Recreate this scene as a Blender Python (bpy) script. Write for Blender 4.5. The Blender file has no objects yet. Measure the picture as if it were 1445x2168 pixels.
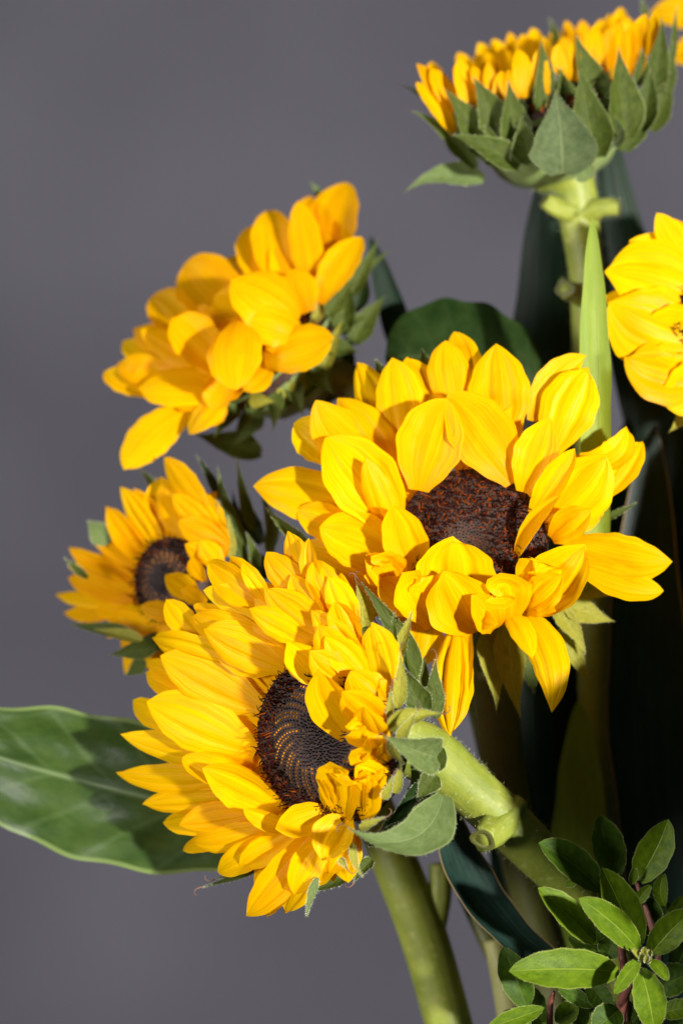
import bpy, math, random
import numpy as np

# ------------------------------------------------------------------ camera, world, light, exposure
S = 0.01                      # everything below is written in centimetres
D = 92.0                      # camera distance to the bouquet plane (cm)
PPC = 75.0                    # photograph pixels per cm on that plane
ZO = 40.0                     # height of the lens above the zero level (cm)
W_PX, H_PX = 1445.0, 2168.0
sc = bpy.context.scene
col = sc.collection

cam_d = bpy.data.cameras.new('camera')
cam = bpy.data.objects.new('camera', cam_d)
col.objects.link(cam)
cam.location = (0, -D * S, ZO * S)
cam.rotation_euler = (math.pi / 2, 0, 0)
cam_d.sensor_fit = 'VERTICAL'
cam_d.sensor_height = 36.0
cam_d.sensor_width = 24.0
cam_d.lens = 36.0 * D / (H_PX / PPC)
cam_d.clip_start = 0.01
cam_d.clip_end = 50
cam_d.dof.use_dof = True
cam_d.dof.focus_distance = (D - 3.6) * S
cam_d.dof.aperture_fstop = 7.0
sc.camera = cam

wd = bpy.data.worlds.new('World')
sc.world = wd
wd.use_nodes = True
bg = wd.node_tree.nodes['Background']
bg.inputs[0].default_value = (0.80, 0.86, 1.0, 1)
bg.inputs[1].default_value = 0.045

def area_lamp(name, loc, target, size, power, color, spread=180):
    l = bpy.data.lights.new(name, 'AREA')
    l.shape = 'DISK'
    l.size = size * S
    l.energy = power
    l.color = color
    l.spread = math.radians(spread)
    o = bpy.data.objects.new(name, l)
    col.objects.link(o)
    from mathutils import Vector
    p = Vector(loc) * S + Vector((0, 0, ZO * S))
    q = Vector(target) * S + Vector((0, 0, ZO * S))
    o.location = p
    o.rotation_euler = (q - p).to_track_quat('-Z', 'Y').to_euler()
    return o

area_lamp('key_flash', (140, -212, 6), (-1, 0, -1), 13, 178, (1.0, 0.96, 0.90))
area_lamp('left_softbox', (-115, -95, 0), (0, 0, 0), 50, 22, (1.0, 0.97, 0.95))
area_lamp('backdrop_lamp', (-150, 10, 110), (0, 95, 0), 60, 5, (0.96, 0.96, 1.0), 120)

sc.view_settings.view_transform = 'Standard'
sc.view_settings.look = 'None'
sc.view_settings.exposure = 0.0
sc.view_settings.gamma = 1.0
sc.view_settings.use_curve_mapping = False
sc.render.engine = 'CYCLES'
sc.cycles.max_bounces = 8
sc.cycles.transmission_bounces = 6

# ------------------------------------------------------------------ helpers
rng = random.Random(7)
CAM = np.array([0.0, -D, 0.0])

def v3(*a):
    return np.array(a, float)

def unit(v):
    v = np.asarray(v, float)
    return v / max(np.linalg.norm(v), 1e-9)

def pt(px, py, y):
    """point at depth y (cm behind the bouquet plane) seen at photograph pixel px, py"""
    k = (D + y) / D / PPC
    return v3((px - W_PX / 2) * k, y, (H_PX / 2 - py) * k)

def on_plane(px, py, c, n, h):
    d = v3((px - W_PX / 2) / PPC / D, 1, (H_PX / 2 - py) / PPC / D)
    t = (h + np.dot(c - CAM, n)) / np.dot(d, n)
    return CAM + d * t

class Crop:
    def __init__(s, x0, y0, x1, y1, w=1445.0):
        s.x0, s.y0, s.k = x0, y0, (x1 - x0) / w
    def __call__(s, p):
        return s.x0 + p[0] * s.k, s.y0 + p[1] * s.k

def make_mesh(name, verts, faces, mat, parent=None, uv=None, colors=None, smooth=True, kind=None):
    me = bpy.data.meshes.new(name)
    V = np.asarray(verts, float) * S
    V[:, 2] += ZO * S
    if parent is not None:
        V = V - np.array(parent['_o'])
    me.from_pydata(V.tolist(), [], faces)
    if smooth:
        me.polygons.foreach_set('use_smooth', [True] * len(me.polygons))
    if uv is not None:
        lay = me.uv_layers.new(name='UVMap')
        idx = np.empty(len(me.loops), int)
        me.loops.foreach_get('vertex_index', idx)
        lay.data.foreach_set('uv', np.asarray(uv, np.float32)[idx].ravel())
    if colors is not None:
        a = me.color_attributes.new('tint', 'FLOAT_COLOR', 'POINT')
        c = np.ones((len(V), 4), np.float32)
        c[:, :3] = colors
        a.data.foreach_set('color', c.ravel())
    me.materials.append(mat)
    me.update()
    o = bpy.data.objects.new(name, me)
    col.objects.link(o)
    if parent is not None:
        o.parent = parent
        o['_o'] = list(parent['_o'])
    else:
        o['_o'] = [0.0, 0.0, 0.0]
    if kind:
        o['kind'] = kind
    return o

def thing(name, base, label, cat, group=None):
    o = bpy.data.objects.new(name, None)
    col.objects.link(o)
    p = np.asarray(base, float) * S + v3(0, 0, ZO * S)
    o.location = p.tolist()
    o['_o'] = p.tolist()
    o.empty_display_size = 0.01
    o['label'] = label
    o['category'] = cat
    if group or name == 'sunflower':
        o['group'] = group or 'sunflowers in the bouquet'
    return o

def smooth(x):
    x = np.clip(x, 0, 1)
    return x * x * (3 - 2 * x)

def prof_petal(v, base=0.24, pk=0.5, sharp=1.25):
    a = base + (1 - base) * np.sin(np.clip(v / pk, 0, 1) * math.pi / 2) ** 1.15
    q = np.clip((v - pk) / (1 - pk), 0, 1)
    b = np.clip(1 - q ** 2.05, 0, 1) ** (0.78 * sharp)
    return np.where(v < pk, a, b)

def prof_bract(v):
    a = 0.34 + 0.66 * np.sin(np.clip(v / 0.3, 0, 1) * math.pi / 2)
    q = np.clip((v - 0.3) / 0.7, 0, 1)
    b = (1 - q) ** 2.0 * (1 + 1.3 * q) + 0.07 * (1 - q ** 3) * np.clip(q * 3, 0, 1)
    return np.where(v < 0.3, a, b)

def prof_leaf(v):
    q = np.clip(v, 0, 1)
    return np.clip(0.06 * (1 - q) + (q ** 0.80) * (1 - q) ** 0.80 * 3.02, 0, 1.02)

def prof_strap(v):
    return np.clip((0.75 + 0.5 * v) * np.clip((1 - v) / 0.45, 0, 1) ** 0.7, 0, 1)

def prof_oval(v):
    return np.sqrt(np.clip(1 - (2 * v - 1) ** 2, 0, 1)) * (0.92 + 0.08 * v) + 0.05 * (1 - v)

def bezier(p0, p1, p2, p3, v):
    v = v[:, None]
    return (1 - v) ** 3 * p0 + 3 * (1 - v) ** 2 * v * p1 + 3 * (1 - v) * v ** 2 * p2 + v ** 3 * p3

def blade_geo(b, t, w, N, prof, arc=0.1, cup=0.3, roll=0.0, twist=0.0, bend=0.0, ruffle=0.0, groove=0.0,
              notch=0.0, tipcurl=0.0, nu=11, nv=24, seed=0, wavy=0.0, fold=0.0, quilt=0.0, hook=0.0):
    """a curved thin blade: base b, tip t, full width w, face turned towards N (all cm)"""
    r = random.Random(seed)
    L = np.linalg.norm(t - b)
    T0 = (t - b) / L
    N0 = N - T0 * np.dot(N, T0)
    if np.linalg.norm(N0) < 0.15:
        N0 = v3(0, -1, 0.2) - T0 * np.dot(v3(0, -1, 0.2), T0)
    N0 = unit(N0)
    W0 = np.cross(T0, N0)
    p1 = b + T0 * L * 0.3 + N0 * arc * L * 1.1 + W0 * bend * L
    p2 = b + T0 * L * 0.72 + N0 * arc * L * 0.9 + W0 * bend * L
    if hook:
        # the tip folds forward over itself
        p1 = b + T0 * L * 0.55 + N0 * arc * L
        p2 = t + T0 * L * 0.38 * hook + N0 * L * 0.12 * hook
        t = t - T0 * L * 0.42 * hook + N0 * L * 0.46 * hook + W0 * bend * L
    v = np.linspace(0, 1, nv) ** 0.96
    u = np.linspace(-1, 1, nu)
    # teeth at the tip
    ph = r.uniform(0, 6.28)
    cut = notch * (np.abs(np.sin(u * r.uniform(2.0, 3.2) + ph)) ** 2)
    VV = v[:, None] * (1 - cut[None, :] * v[:, None] ** 6)
    flat = VV.ravel()
    P = bezier(b, p1, p2, t, flat)
    e = 1e-3
    TT = bezier(b, p1, p2, t, np.clip(flat + e, 0, 1.01)) - bezier(b, p1, p2, t, np.clip(flat - e, -0.01, 1))
    TT /= np.linalg.norm(TT, axis=1)[:, None]
    Wv = np.cross(TT, N0[None, :])
    Wv /= np.linalg.norm(Wv, axis=1)[:, None]
    Nv = np.cross(Wv, TT)
    ang = roll + twist * (flat - 0.4)
    ca, sa = np.cos(ang)[:, None], np.sin(ang)[:, None]
    Wv, Nv = Wv * ca + Nv * sa, Nv * ca - Wv * sa
    hw = (w / 2) * prof(np.repeat(v[:, None], nu, 1).ravel())
    hw = np.maximum(hw, 0.004)
    U = np.repeat(u[None, :], nv, 0).ravel()
    cu = cup if abs(cup) > 0.02 else 0.02
    cc = cu * (0.75 + 0.5 * (1 - flat))
    lat = np.sin(cc * U) / cc
    hgt = (1 - np.cos(cc * U)) / cc
    asym = r.uniform(-0.25, 0.25)
    hgt = hgt + asym * 0.3 * U * np.sin(flat * 3.1)
    g = -groove * (np.exp(-((U - 0.36) / 0.15) ** 2) + np.exp(-((U + 0.36) / 0.15) ** 2)) * np.sin(np.clip(flat, 0, 1) * math.pi) ** 0.5
    g = g - 0.5 * groove * (np.exp(-((U - 0.34) / 0.05) ** 2) + np.exp(-((U + 0.34) / 0.05) ** 2) + 0.6 * np.exp(-(U / 0.05) ** 2)) * np.clip(flat * 3, 0, 1)
    g = g + fold * np.abs(U) + quilt * np.cos(40 * (flat - 0.21 * np.abs(U) ** 0.8)) * np.abs(U) ** 0.5 * (1 - U ** 4) * (0.6 + 0.7 * np.sin(9 * flat + 4 * U)) + quilt * 0.8 * np.sin(17 * flat + 5 * U + 1) * np.cos(7 * U - 11 * flat)
    f1, f2 = r.uniform(5, 9), r.uniform(9, 15)
    q1, q2 = r.uniform(0, 6.28), r.uniform(0, 6.28)
    sgn = np.where(U > 0, 1.0, -1.0)
    ru = ruffle * (U ** 2) * (np.sin(f1 * flat + q1 + sgn * 1.3) + 0.5 * np.sin(f2 * flat + q2 + sgn))
    wv = wavy * np.sin(f1 * 0.8 * flat + 2.2 * U + q2) * 0.6
    tc = -tipcurl * L * np.clip((flat - 0.6) / 0.4, 0, 1) ** 2
    edge = 1 + 0.03 * np.sin(f2 * 2.3 * flat + q1 * sgn)
    pos = P + Wv * (hw * lat * edge)[:, None] + Nv * (hw * (hgt + g + ru + wv))[:, None] + N0[None, :] * tc[:, None]
    faces = []
    for i in range(nv - 1):
        for j in range(nu - 1):
            a = i * nu + j
            faces.append((a, a + 1, a + nu + 1, a + nu))
    uv = np.stack([U * 0.5 + 0.5, np.repeat(v, nu)], 1)
    return pos, faces, uv

def blade(name, parent, mat, *a, kind=None, **k):
    pos, faces, uv = blade_geo(*a, **k)
    return make_mesh(name, pos, faces, mat, parent, uv, kind=kind)

def tube(name, parent, mat, pts, radii, ns=18, nseg=40, lump=0.03, seed=0, cap=True):
    """smooth tapering stem through the given points"""
    r = random.Random(seed)
    pts = [np.asarray(p, float) for p in pts]
    n = len(pts)
    ts = np.linspace(0, n - 1, nseg)
    P, R = [], []
    for s_ in ts:
        i = min(int(s_), n - 2)
        f = s_ - i
        p0, p1, p2, p3 = pts[max(i - 1, 0)], pts[i], pts[i + 1], pts[min(i + 2, n - 1)]
        P.append(0.5 * ((2 * p1) + (-p0 + p2) * f + (2 * p0 - 5 * p1 + 4 * p2 - p3) * f * f + (-p0 + 3 * p1 - 3 * p2 + p3) * f ** 3))
        R.append(radii[i] * (1 - f) + radii[i + 1] * f)
    P = np.array(P)
    T = np.gradient(P, axis=0)
    T /= np.linalg.norm(T, axis=1)[:, None]
    ref = v3(0.3, -1, 0.2)
    V, UV = [], []
    ph = r.uniform(0, 6.28)
    for i in range(nseg):
        A = unit(ref - T[i] * np.dot(ref, T[i]))
        B = np.cross(T[i], A)
        for j in range(ns):
            a = 2 * math.pi * j / ns
            rr = R[i] * (1 + lump * math.sin(5 * a + ph + i * 0.03) + lump * 0.8 * math.sin(2 * a + i * 0.35 + ph))
            V.append(P[i] + (A * math.cos(a) + B * math.sin(a)) * rr)
            UV.append((j / ns, i / nseg))
    F = []
    for i in range(nseg - 1):
        for j in range(ns):
            k = (j + 1) % ns
            F.append((i * ns + j, i * ns + k, (i + 1) * ns + k, (i + 1) * ns + j))
    if cap:
        F.append(tuple(range(ns))[::-1])
        F.append(tuple(range((nseg - 1) * ns, nseg * ns)))
    o = make_mesh(name, V, F, mat, parent, UV)
    return o, np.array(V), P

def hairs(parent, mat, points, normals, length, seed=0, wid=0.0035):
    r = np.random.RandomState(seed)
    points = np.asarray(points); normals = np.asarray(normals)
    n = len(points)
    d = normals + r.normal(0, 0.45, (n, 3))
    d /= np.linalg.norm(d, axis=1)[:, None]
    l = 0.75 * length * r.uniform(0.5, 1.2, n)[:, None]
    s = np.cross(d, r.normal(0, 1, (n, 3)))
    s /= np.linalg.norm(s, axis=1)[:, None]
    droop = r.normal(0, 0.25, (n, 3)) * l
    V = np.empty((n * 5, 3))
    V[0::5] = points - s * wid
    V[1::5] = points + s * wid
    m = points + d * l * 0.6
    V[2::5] = m + s * wid * 0.7
    V[3::5] = m - s * wid * 0.7
    V[4::5] = points + d * l + droop
    F = []
    for i in range(n):
        k = i * 5
        F += [(k, k + 1, k + 2, k + 3), (k + 3, k + 2, k + 4)]
    return make_mesh('hairs', V, F, mat, parent, smooth=False, kind='stuff')

# ------------------------------------------------------------------ materials
class NT:
    def __init__(s, name):
        s.m = bpy.data.materials.new(name)
        s.m.use_nodes = True
        s.t = s.m.node_tree
        s.t.nodes.clear()
        s.out = s.n('ShaderNodeOutputMaterial')
    def n(s, kind, **k):
        x = s.t.nodes.new(kind)
        for a, b in k.items():
            setattr(x, a, b)
        return x
    def set(s, node, **k):
        for a, b in k.items():
            node.inputs[a.replace('_', ' ')].default_value = b
        return node
    def l(s, a, b):
        s.t.links.new(a, b)
    def math(s, op, a, b=None, c=None):
        x = s.n('ShaderNodeMath', operation=op)
        for i, q in enumerate((a, b, c)):
            if q is None: continue
            if isinstance(q, (int, float)): x.inputs[i].default_value = q
            else: s.l(q, x.inputs[i])
        return x.outputs[0]
    def mix(s, f, a, b, blend='MIX'):
        x = s.n('ShaderNodeMix', data_type='RGBA', blend_type=blend)
        for i, q in ((0, f), (6, a), (7, b)):
            if isinstance(q, (int, float)): x.inputs[i].default_value = q
            elif isinstance(q, tuple): x.inputs[i].default_value = q + (1,) if len(q) == 3 else q
            else: s.l(q, x.inputs[i])
        return x.outputs[2]
    def ramp(s, f, stops):
        x = s.n('ShaderNodeValToRGB')
        while len(x.color_ramp.elements) < len(stops): x.color_ramp.elements.new(0.5)
        for e, (p, c) in zip(x.color_ramp.elements, stops):
            e.position = p
            e.color = c + (1,) if len(c) == 3 else c
        s.l(f, x.inputs[0])
        return x.outputs[0]
    def uv(s, scale=(1, 1, 1), loc=None):
        tc = s.n('ShaderNodeTexCoord')
        mp = s.n('ShaderNodeMapping')
        mp.inputs['Scale'].default_value = scale
        s.l(tc.outputs['UV'], mp.inputs[0])
        oi = s.n('ShaderNodeObjectInfo')
        ad = s.n('ShaderNodeVectorMath', operation='ADD')
        s.l(mp.outputs[0], ad.inputs[0])
        cb = s.n('ShaderNodeCombineXYZ')
        s.l(s.math('MULTIPLY', oi.outputs['Random'], 37.0), cb.inputs[0])
        s.l(s.math('MULTIPLY', oi.outputs['Random'], 91.0), cb.inputs[2])
        s.l(cb.outputs[0], ad.inputs[1])
        s.rand = oi.outputs['Random']
        return ad.outputs[0]
    def noise(s, vec, scale, detail=3, rough=0.5):
        x = s.n('ShaderNodeTexNoise')
        s.set(x, Scale=scale, Detail=detail, Roughness=rough)
        if vec is not None: s.l(vec, x.inputs['Vector'])
        return x.outputs[0]
    def objcoord(s):
        return s.n('ShaderNodeTexCoord').outputs['Object']
    def bump(s, h, strength, dist):
        b = s.n('ShaderNodeBump')
        s.set(b, Strength=strength, Distance=dist)
        s.l(h, b.inputs['Height'])
        return b.outputs[0]

def leafy_shader(t, color, normal, rough, trans, trans_col, spec=0.5):
    p = t.n('ShaderNodeBsdfPrincipled')
    t.l(color, p.inputs['Base Color'])
    p.inputs['Roughness'].default_value = rough
    p.inputs['Specular IOR Level'].default_value = spec
    if normal is not None: t.l(normal, p.inputs['Normal'])
    tr = t.n('ShaderNodeBsdfTranslucent')
    t.l(trans_col, tr.inputs[0])
    if normal is not None: t.l(normal, tr.inputs['Normal'])
    mx = t.n('ShaderNodeMixShader')
    mx.inputs[0].default_value = trans
    t.l(p.outputs[0], mx.inputs[1])
    t.l(tr.outputs[0], mx.inputs[2])
    t.l(mx.outputs[0], t.out.inputs[0])
    return t.m

def petal_material(name, c_lo, c_hi, c_base):
    t = NT(name)
    uv = t.uv((30, 1.0, 1))
    st = t.noise(uv, 1.0, 3, 0.55)
    tc = t.n('ShaderNodeTexCoord')
    sx = t.n('ShaderNodeSeparateXYZ')
    t.l(tc.outputs['UV'], sx.inputs[0])
    blotch = t.noise(t.uv((3, 3, 1)), 1.0, 3, 0.6)
    f = t.math('ADD', t.math('MULTIPLY', st, 0.75), t.math('MULTIPLY', blotch, 0.35))
    c = t.ramp(f, [(0.38, c_lo), (0.64, c_hi)])
    # petals are a deeper orange yellow at the claw
    bf = t.math('POWER', t.math('SUBTRACT', 1.0, sx.outputs[1]), 4.0)
    c = t.mix(t.math('MULTIPLY', bf, 0.55), c, c_base)
    # individuals differ a little
    hsv = t.n('ShaderNodeHueSaturation')
    t.l(t.math('MULTIPLY_ADD', t.rand, 0.016, 0.493), hsv.inputs['Hue'])
    t.l(t.math('MULTIPLY_ADD', t.rand, 0.12, 0.93), hsv.inputs['Value'])
    t.l(c, hsv.inputs['Color'])
    # fine brown flecks
    fl = t.noise(t.uv((16, 9, 1)), 1.0, 2, 0.5)
    flm = t.ramp(fl, [(0.765, (0, 0, 0)), (0.80, (1, 1, 1))])
    c = t.mix(t.math('MULTIPLY', flm, 0.45), hsv.outputs[0], (0.40, 0.17, 0.005))
    fine = t.noise(t.uv((60, 2.0, 1)), 1.0, 2, 0.5)
    ridge = t.n('ShaderNodeTexWave', wave_type='BANDS', bands_direction='X')
    t.set(ridge, Scale=2.6, Distortion=1.2, Detail=2, Detail_Scale=0.6)
    t.l(t.uv((1, 0.35, 1)), ridge.inputs['Vector'])
    h = t.math('ADD', t.math('MULTIPLY', fine, 0.35), t.math('ADD', t.math('MULTIPLY', st, 0.6), t.math('MULTIPLY', ridge.outputs['Fac'], 0.18)))
    nrm = t.bump(h, 0.30, 0.0007)
    return leafy_shader(t, c, nrm, 0.30, 0.46, c, 0.05)

M = {}
M['petal'] = petal_material('petal_yellow', (0.82, 0.40, 0.0005), (0.92, 0.55, 0.001), (0.80, 0.31, 0.0005))
M['petal_orange'] = petal_material('petal_orange_shade', (0.80, 0.36, 0.0005), (0.90, 0.49, 0.001), (0.66, 0.22, 0.0005))  # deeper orange for the rear flowers, their shade put into the colour

def leaf_material(name, dark, light, vein, trans_c, rough=0.5, trans=0.22, veins=1.0, fuzz=0.4, edge=None, parallel=False, spec=0.22, back=None):
    t = NT(name)
    tc = t.n('ShaderNodeTexCoord')
    sx = t.n('ShaderNodeSeparateXYZ')
    t.l(tc.outputs['UV'], sx.inputs[0])
    u = t.math('ABSOLUTE', t.math('SUBTRACT', sx.outputs[0], 0.5))
    n1 = t.noise(t.uv((9, 13, 1) if name.startswith('bract') else (5, 8, 1)), 1.0, 5, 0.65)
    c = t.ramp(n1, [(0.36, dark), (0.64, light)])
    t.uv()
    c = t.mix(t.math('MULTIPLY', t.rand, 0.35), c, dark)
    if parallel:
        st = t.noise(t.uv((30, 0.6, 1)), 1.0, 2, 0.5)
        c = t.mix(t.math('MULTIPLY', st, 0.5), c, light)
        h = st
        mid = t.math('LESS_THAN', u, 0.012)
    else:
        mid = t.ramp(u, [(0.0, (1, 1, 1)), (0.028, (0, 0, 0))])
        # side veins run forward from the midrib
        wv = t.math('COSINE', t.math('MULTIPLY', t.math('SUBTRACT', sx.outputs[1], t.math('MULTIPLY', t.math('POWER', t.math('MULTIPLY', u, 2.0), 0.8), 0.21)), 40.0))
        wv = t.math('SUBTRACT', wv, t.math('MULTIPLY', t.noise(t.uv((8, 8, 1)), 1.0, 2), 0.25))
        side = t.ramp(wv, [(0.72, (0, 0, 0)), (0.90, (1, 1, 1))])
        net = t.noise(t.uv((26, 40, 1)), 1.0, 3, 0.6)
        mid_s = t.math('MAXIMUM', mid, t.math('MULTIPLY', side, 0.35 * veins))
        c = t.mix(t.math('MULTIPLY', mid_s, 0.75), c, vein)
        c = t.mix(t.math('MULTIPLY', net, 0.18 * fuzz), c, vein)
        h = t.math('ADD', t.math('MULTIPLY', wv, -0.30 * veins), t.math('ADD', t.math('MULTIPLY', net, 0.4), t.math('MULTIPLY', mid, -0.8)))
    if name.startswith('bract'):
        tipf = t.ramp(sx.outputs[1], [(0.90, (0, 0, 0)), (0.985, (1, 1, 1))])
        c = t.mix(t.math('MULTIPLY', tipf, 0.8), c, (0.16, 0.085, 0.04))
    if edge is not None:
        e = t.ramp(u, [(0.462, (0, 0, 0)), (0.478, (1, 1, 1))])
        c = t.mix(e, c, edge)
    if back is not None:
        geo = t.n('ShaderNodeNewGeometry')
        c = t.mix(t.math('MULTIPLY', geo.outputs['Backfacing'], 0.8), c, back)
    nrm = t.bump(h, 0.45, 0.0008)
    tcx = t.mix(0.6, c, trans_c)
    return leafy_shader(t, c, nrm, rough, trans, tcx, spec)

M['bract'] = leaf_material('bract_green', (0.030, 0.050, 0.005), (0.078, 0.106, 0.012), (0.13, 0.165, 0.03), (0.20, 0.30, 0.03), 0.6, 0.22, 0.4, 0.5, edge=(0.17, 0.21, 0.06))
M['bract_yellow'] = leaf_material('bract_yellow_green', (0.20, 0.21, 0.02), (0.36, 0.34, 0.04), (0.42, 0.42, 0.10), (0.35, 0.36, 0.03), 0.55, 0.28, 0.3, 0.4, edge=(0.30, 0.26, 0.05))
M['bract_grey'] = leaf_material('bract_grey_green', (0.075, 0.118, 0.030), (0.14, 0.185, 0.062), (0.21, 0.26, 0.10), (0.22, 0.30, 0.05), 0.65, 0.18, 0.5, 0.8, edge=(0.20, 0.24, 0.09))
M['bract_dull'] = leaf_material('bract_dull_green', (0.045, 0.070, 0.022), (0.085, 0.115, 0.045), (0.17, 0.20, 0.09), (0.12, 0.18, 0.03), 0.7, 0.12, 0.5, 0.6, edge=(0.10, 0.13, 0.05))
M['leaf'] = leaf_material('sunflower_leaf', (0.016, 0.040, 0.004), (0.048, 0.084, 0.013), (0.16, 0.22, 0.10), (0.10, 0.22, 0.02), 0.40, 0.13, 0.5, 0.3, edge=(0.12, 0.17, 0.05), spec=0.32)
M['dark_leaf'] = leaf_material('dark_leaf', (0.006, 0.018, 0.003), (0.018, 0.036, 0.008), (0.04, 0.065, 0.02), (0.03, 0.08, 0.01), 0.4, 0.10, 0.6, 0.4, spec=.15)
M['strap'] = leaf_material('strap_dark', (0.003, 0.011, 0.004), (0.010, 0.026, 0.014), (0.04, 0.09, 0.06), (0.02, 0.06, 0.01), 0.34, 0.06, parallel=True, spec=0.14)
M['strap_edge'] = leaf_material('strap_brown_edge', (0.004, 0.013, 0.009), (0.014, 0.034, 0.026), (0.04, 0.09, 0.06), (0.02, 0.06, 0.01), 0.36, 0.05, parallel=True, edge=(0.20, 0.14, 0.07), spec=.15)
M['strap_lime'] = leaf_material('strap_lime', (0.16, 0.24, 0.02), (0.26, 0.34, 0.04), (0.34, 0.42, 0.10), (0.30, 0.42, 0.03), 0.42, 0.25, parallel=True)
M['sprig_leaf'] = leaf_material('sprig_leaf', (0.050, 0.098, 0.002), (0.110, 0.178, 0.004), (0.27, 0.35, 0.05), (0.22, 0.38, 0.01), 0.40, 0.22, 0.25, 0.35, edge=(0.17, 0.21, 0.03), spec=0.13)
M['sprig_dark'] = leaf_material('sprig_leaf_darker', (0.020, 0.048, 0.003), (0.055, 0.105, 0.008), (0.12, 0.18, 0.03), (0.10, 0.20, 0.01), 0.42, 0.18, 0.25, 0.4, edge=(0.12, 0.14, 0.03), spec=.13)  # a darker green than the other sprig leaves

def stem_material(name, a, b, c_spot):
    t = NT(name)
    o = t.objcoord()
    n1 = t.noise(o, 75, 5, 0.65)
    n2 = t.noise(t.uv((14, 3, 1)), 1.0, 3, 0.6)
    c = t.ramp(n1, [(0.32, a), (0.68, b)])
    c = t.mix(t.math('MULTIPLY', n2, 0.5), c, b)
    sp = t.ramp(t.noise(o, 420, 2, 0.5), [(0.62, (0, 0, 0)), (0.72, (1, 1, 1))])
    c = t.mix(t.math('MULTIPLY', sp, 0.5), c, c_spot)
    p = t.n('ShaderNodeBsdfPrincipled')
    t.l(c, p.inputs['Base Color'])
    p.inputs['Roughness'].default_value = 0.55
    p.inputs['Subsurface Weight'].default_value = 0.15
    p.inputs['Subsurface Radius'].default_value = (0.004, 0.004, 0.001)
    h = t.math('ADD', t.math('MULTIPLY', n2, 0.8), t.math('MULTIPLY', t.noise(o, 500, 2, 0.5), 0.4))
    t.l(t.bump(h, 0.4, 0.0008), p.inputs['Normal'])
    t.l(p.outputs[0], t.out.inputs[0])
    return t.m

M['stem'] = stem_material('stem_green', (0.105, 0.150, 0.010), (0.245, 0.275, 0.035), (0.33, 0.35, 0.11))
M['stem_dark'] = stem_material('stem_olive', (0.055, 0.062, 0.008), (0.10, 0.105, 0.018), (0.14, 0.14, 0.05))
M['stem_pale'] = stem_material('stem_pale', (0.22, 0.22, 0.06), (0.34, 0.33, 0.12), (0.40, 0.38, 0.2))
M['stem_red'] = stem_material('stem_red', (0.10, 0.025, 0.02), (0.19, 0.06, 0.04), (0.30, 0.14, 0.08))
M['receptacle'] = stem_material('receptacle_green', (0.10, 0.15, 0.04), (0.20, 0.26, 0.09), (0.36, 0.40, 0.22))

t = NT('pale_hair')
p = t.n('ShaderNodeBsdfPrincipled')
p.inputs['Base Color'].default_value = (0.42, 0.46, 0.26, 1)
p.inputs['Roughness'].default_value = 0.5
t.l(p.outputs[0], t.out.inputs[0])
M['hair'] = t.m
t = NT('dry_tip')
p = t.n('ShaderNodeBsdfPrincipled')
p.inputs['Roughness'].default_value = 0.7
nn = t.noise(t.objcoord(), 300, 2)
t.l(t.ramp(nn, [(0.3, (0.06, 0.025, 0.015)), (0.7, (0.20, 0.10, 0.06))]), p.inputs['Base Color'])
t.l(p.outputs[0], t.out.inputs[0])
M['dry'] = t.m

t = NT('disc_florets')
at = t.n('ShaderNodeAttribute', attribute_name='tint')
p = t.n('ShaderNodeBsdfPrincipled')
nn = t.noise(t.objcoord(), 900, 2)
t.l(t.mix(t.math('MULTIPLY', nn, 0.2), at.outputs['Color'], (0.01, 0.004, 0.003)), p.inputs['Base Color'])
p.inputs['Roughness'].default_value = 0.5
p.inputs['Specular IOR Level'].default_value = 0.04
t.l(p.outputs[0], t.out.inputs[0])
M['floret'] = t.m
t = NT('disc_base')
p = t.n('ShaderNodeBsdfPrincipled')
nn = t.noise(t.objcoord(), 700, 3)
t.l(t.ramp(nn, [(0.35, (0.006, 0.002, 0.001)), (0.7, (0.05, 0.014, 0.002))]), p.inputs['Base Color'])
p.inputs['Roughness'].default_value = 0.7
t.l(p.outputs[0], t.out.inputs[0])
M['disc'] = t.m

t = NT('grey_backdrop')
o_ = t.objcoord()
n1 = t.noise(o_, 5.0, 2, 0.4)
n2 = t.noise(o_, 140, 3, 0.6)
c = t.ramp(n1, [(0.33, (0.042, 0.0412, 0.051)), (0.66, (0.060, 0.0585, 0.072))])  # faint darker mottle: the flowers' soft shadow put into the paper colour
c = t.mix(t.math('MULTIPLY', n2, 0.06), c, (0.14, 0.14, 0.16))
p = t.n('ShaderNodeBsdfPrincipled')
t.l(c, p.inputs['Base Color'])
p.inputs['Roughness'].default_value = 0.9
p.inputs['Specular IOR Level'].default_value = 0.1
t.l(t.bump(n2, 0.15, 0.001), p.inputs['Normal'])
t.l(p.outputs[0], t.out.inputs[0])
M['backdrop'] = t.m

# ------------------------------------------------------------------ backdrop
BY = 85.0
nb = 24
V, F = [], []
for j in range(nb + 1):
    for i in range(2):
        a = j / nb
        # a seamless paper: a tall sheet that sweeps forward below the frame
        if a < 0.3:
            q = a / 0.3 * math.pi / 2
            y, z = BY - 20 + 20 * math.sin(q), -90 + 20 - 20 * math.cos(q)
        else:
            y, z = BY, -70 + (a - 0.3) / 0.7 * 190
        V.append((-140 + 280 * i, y, z))
for j in range(nb):
    F.append((2 * j, 2 * j + 1, 2 * j + 3, 2 * j + 2))
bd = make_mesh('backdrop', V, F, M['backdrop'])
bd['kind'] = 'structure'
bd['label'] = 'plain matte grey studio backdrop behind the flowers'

# ------------------------------------------------------------------ sunflower parts
def frame(n):
    n = unit(n)
    a = unit(np.cross(v3(0, 0, 1), n))
    b = np.cross(n, a)
    return n, a, b

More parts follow.
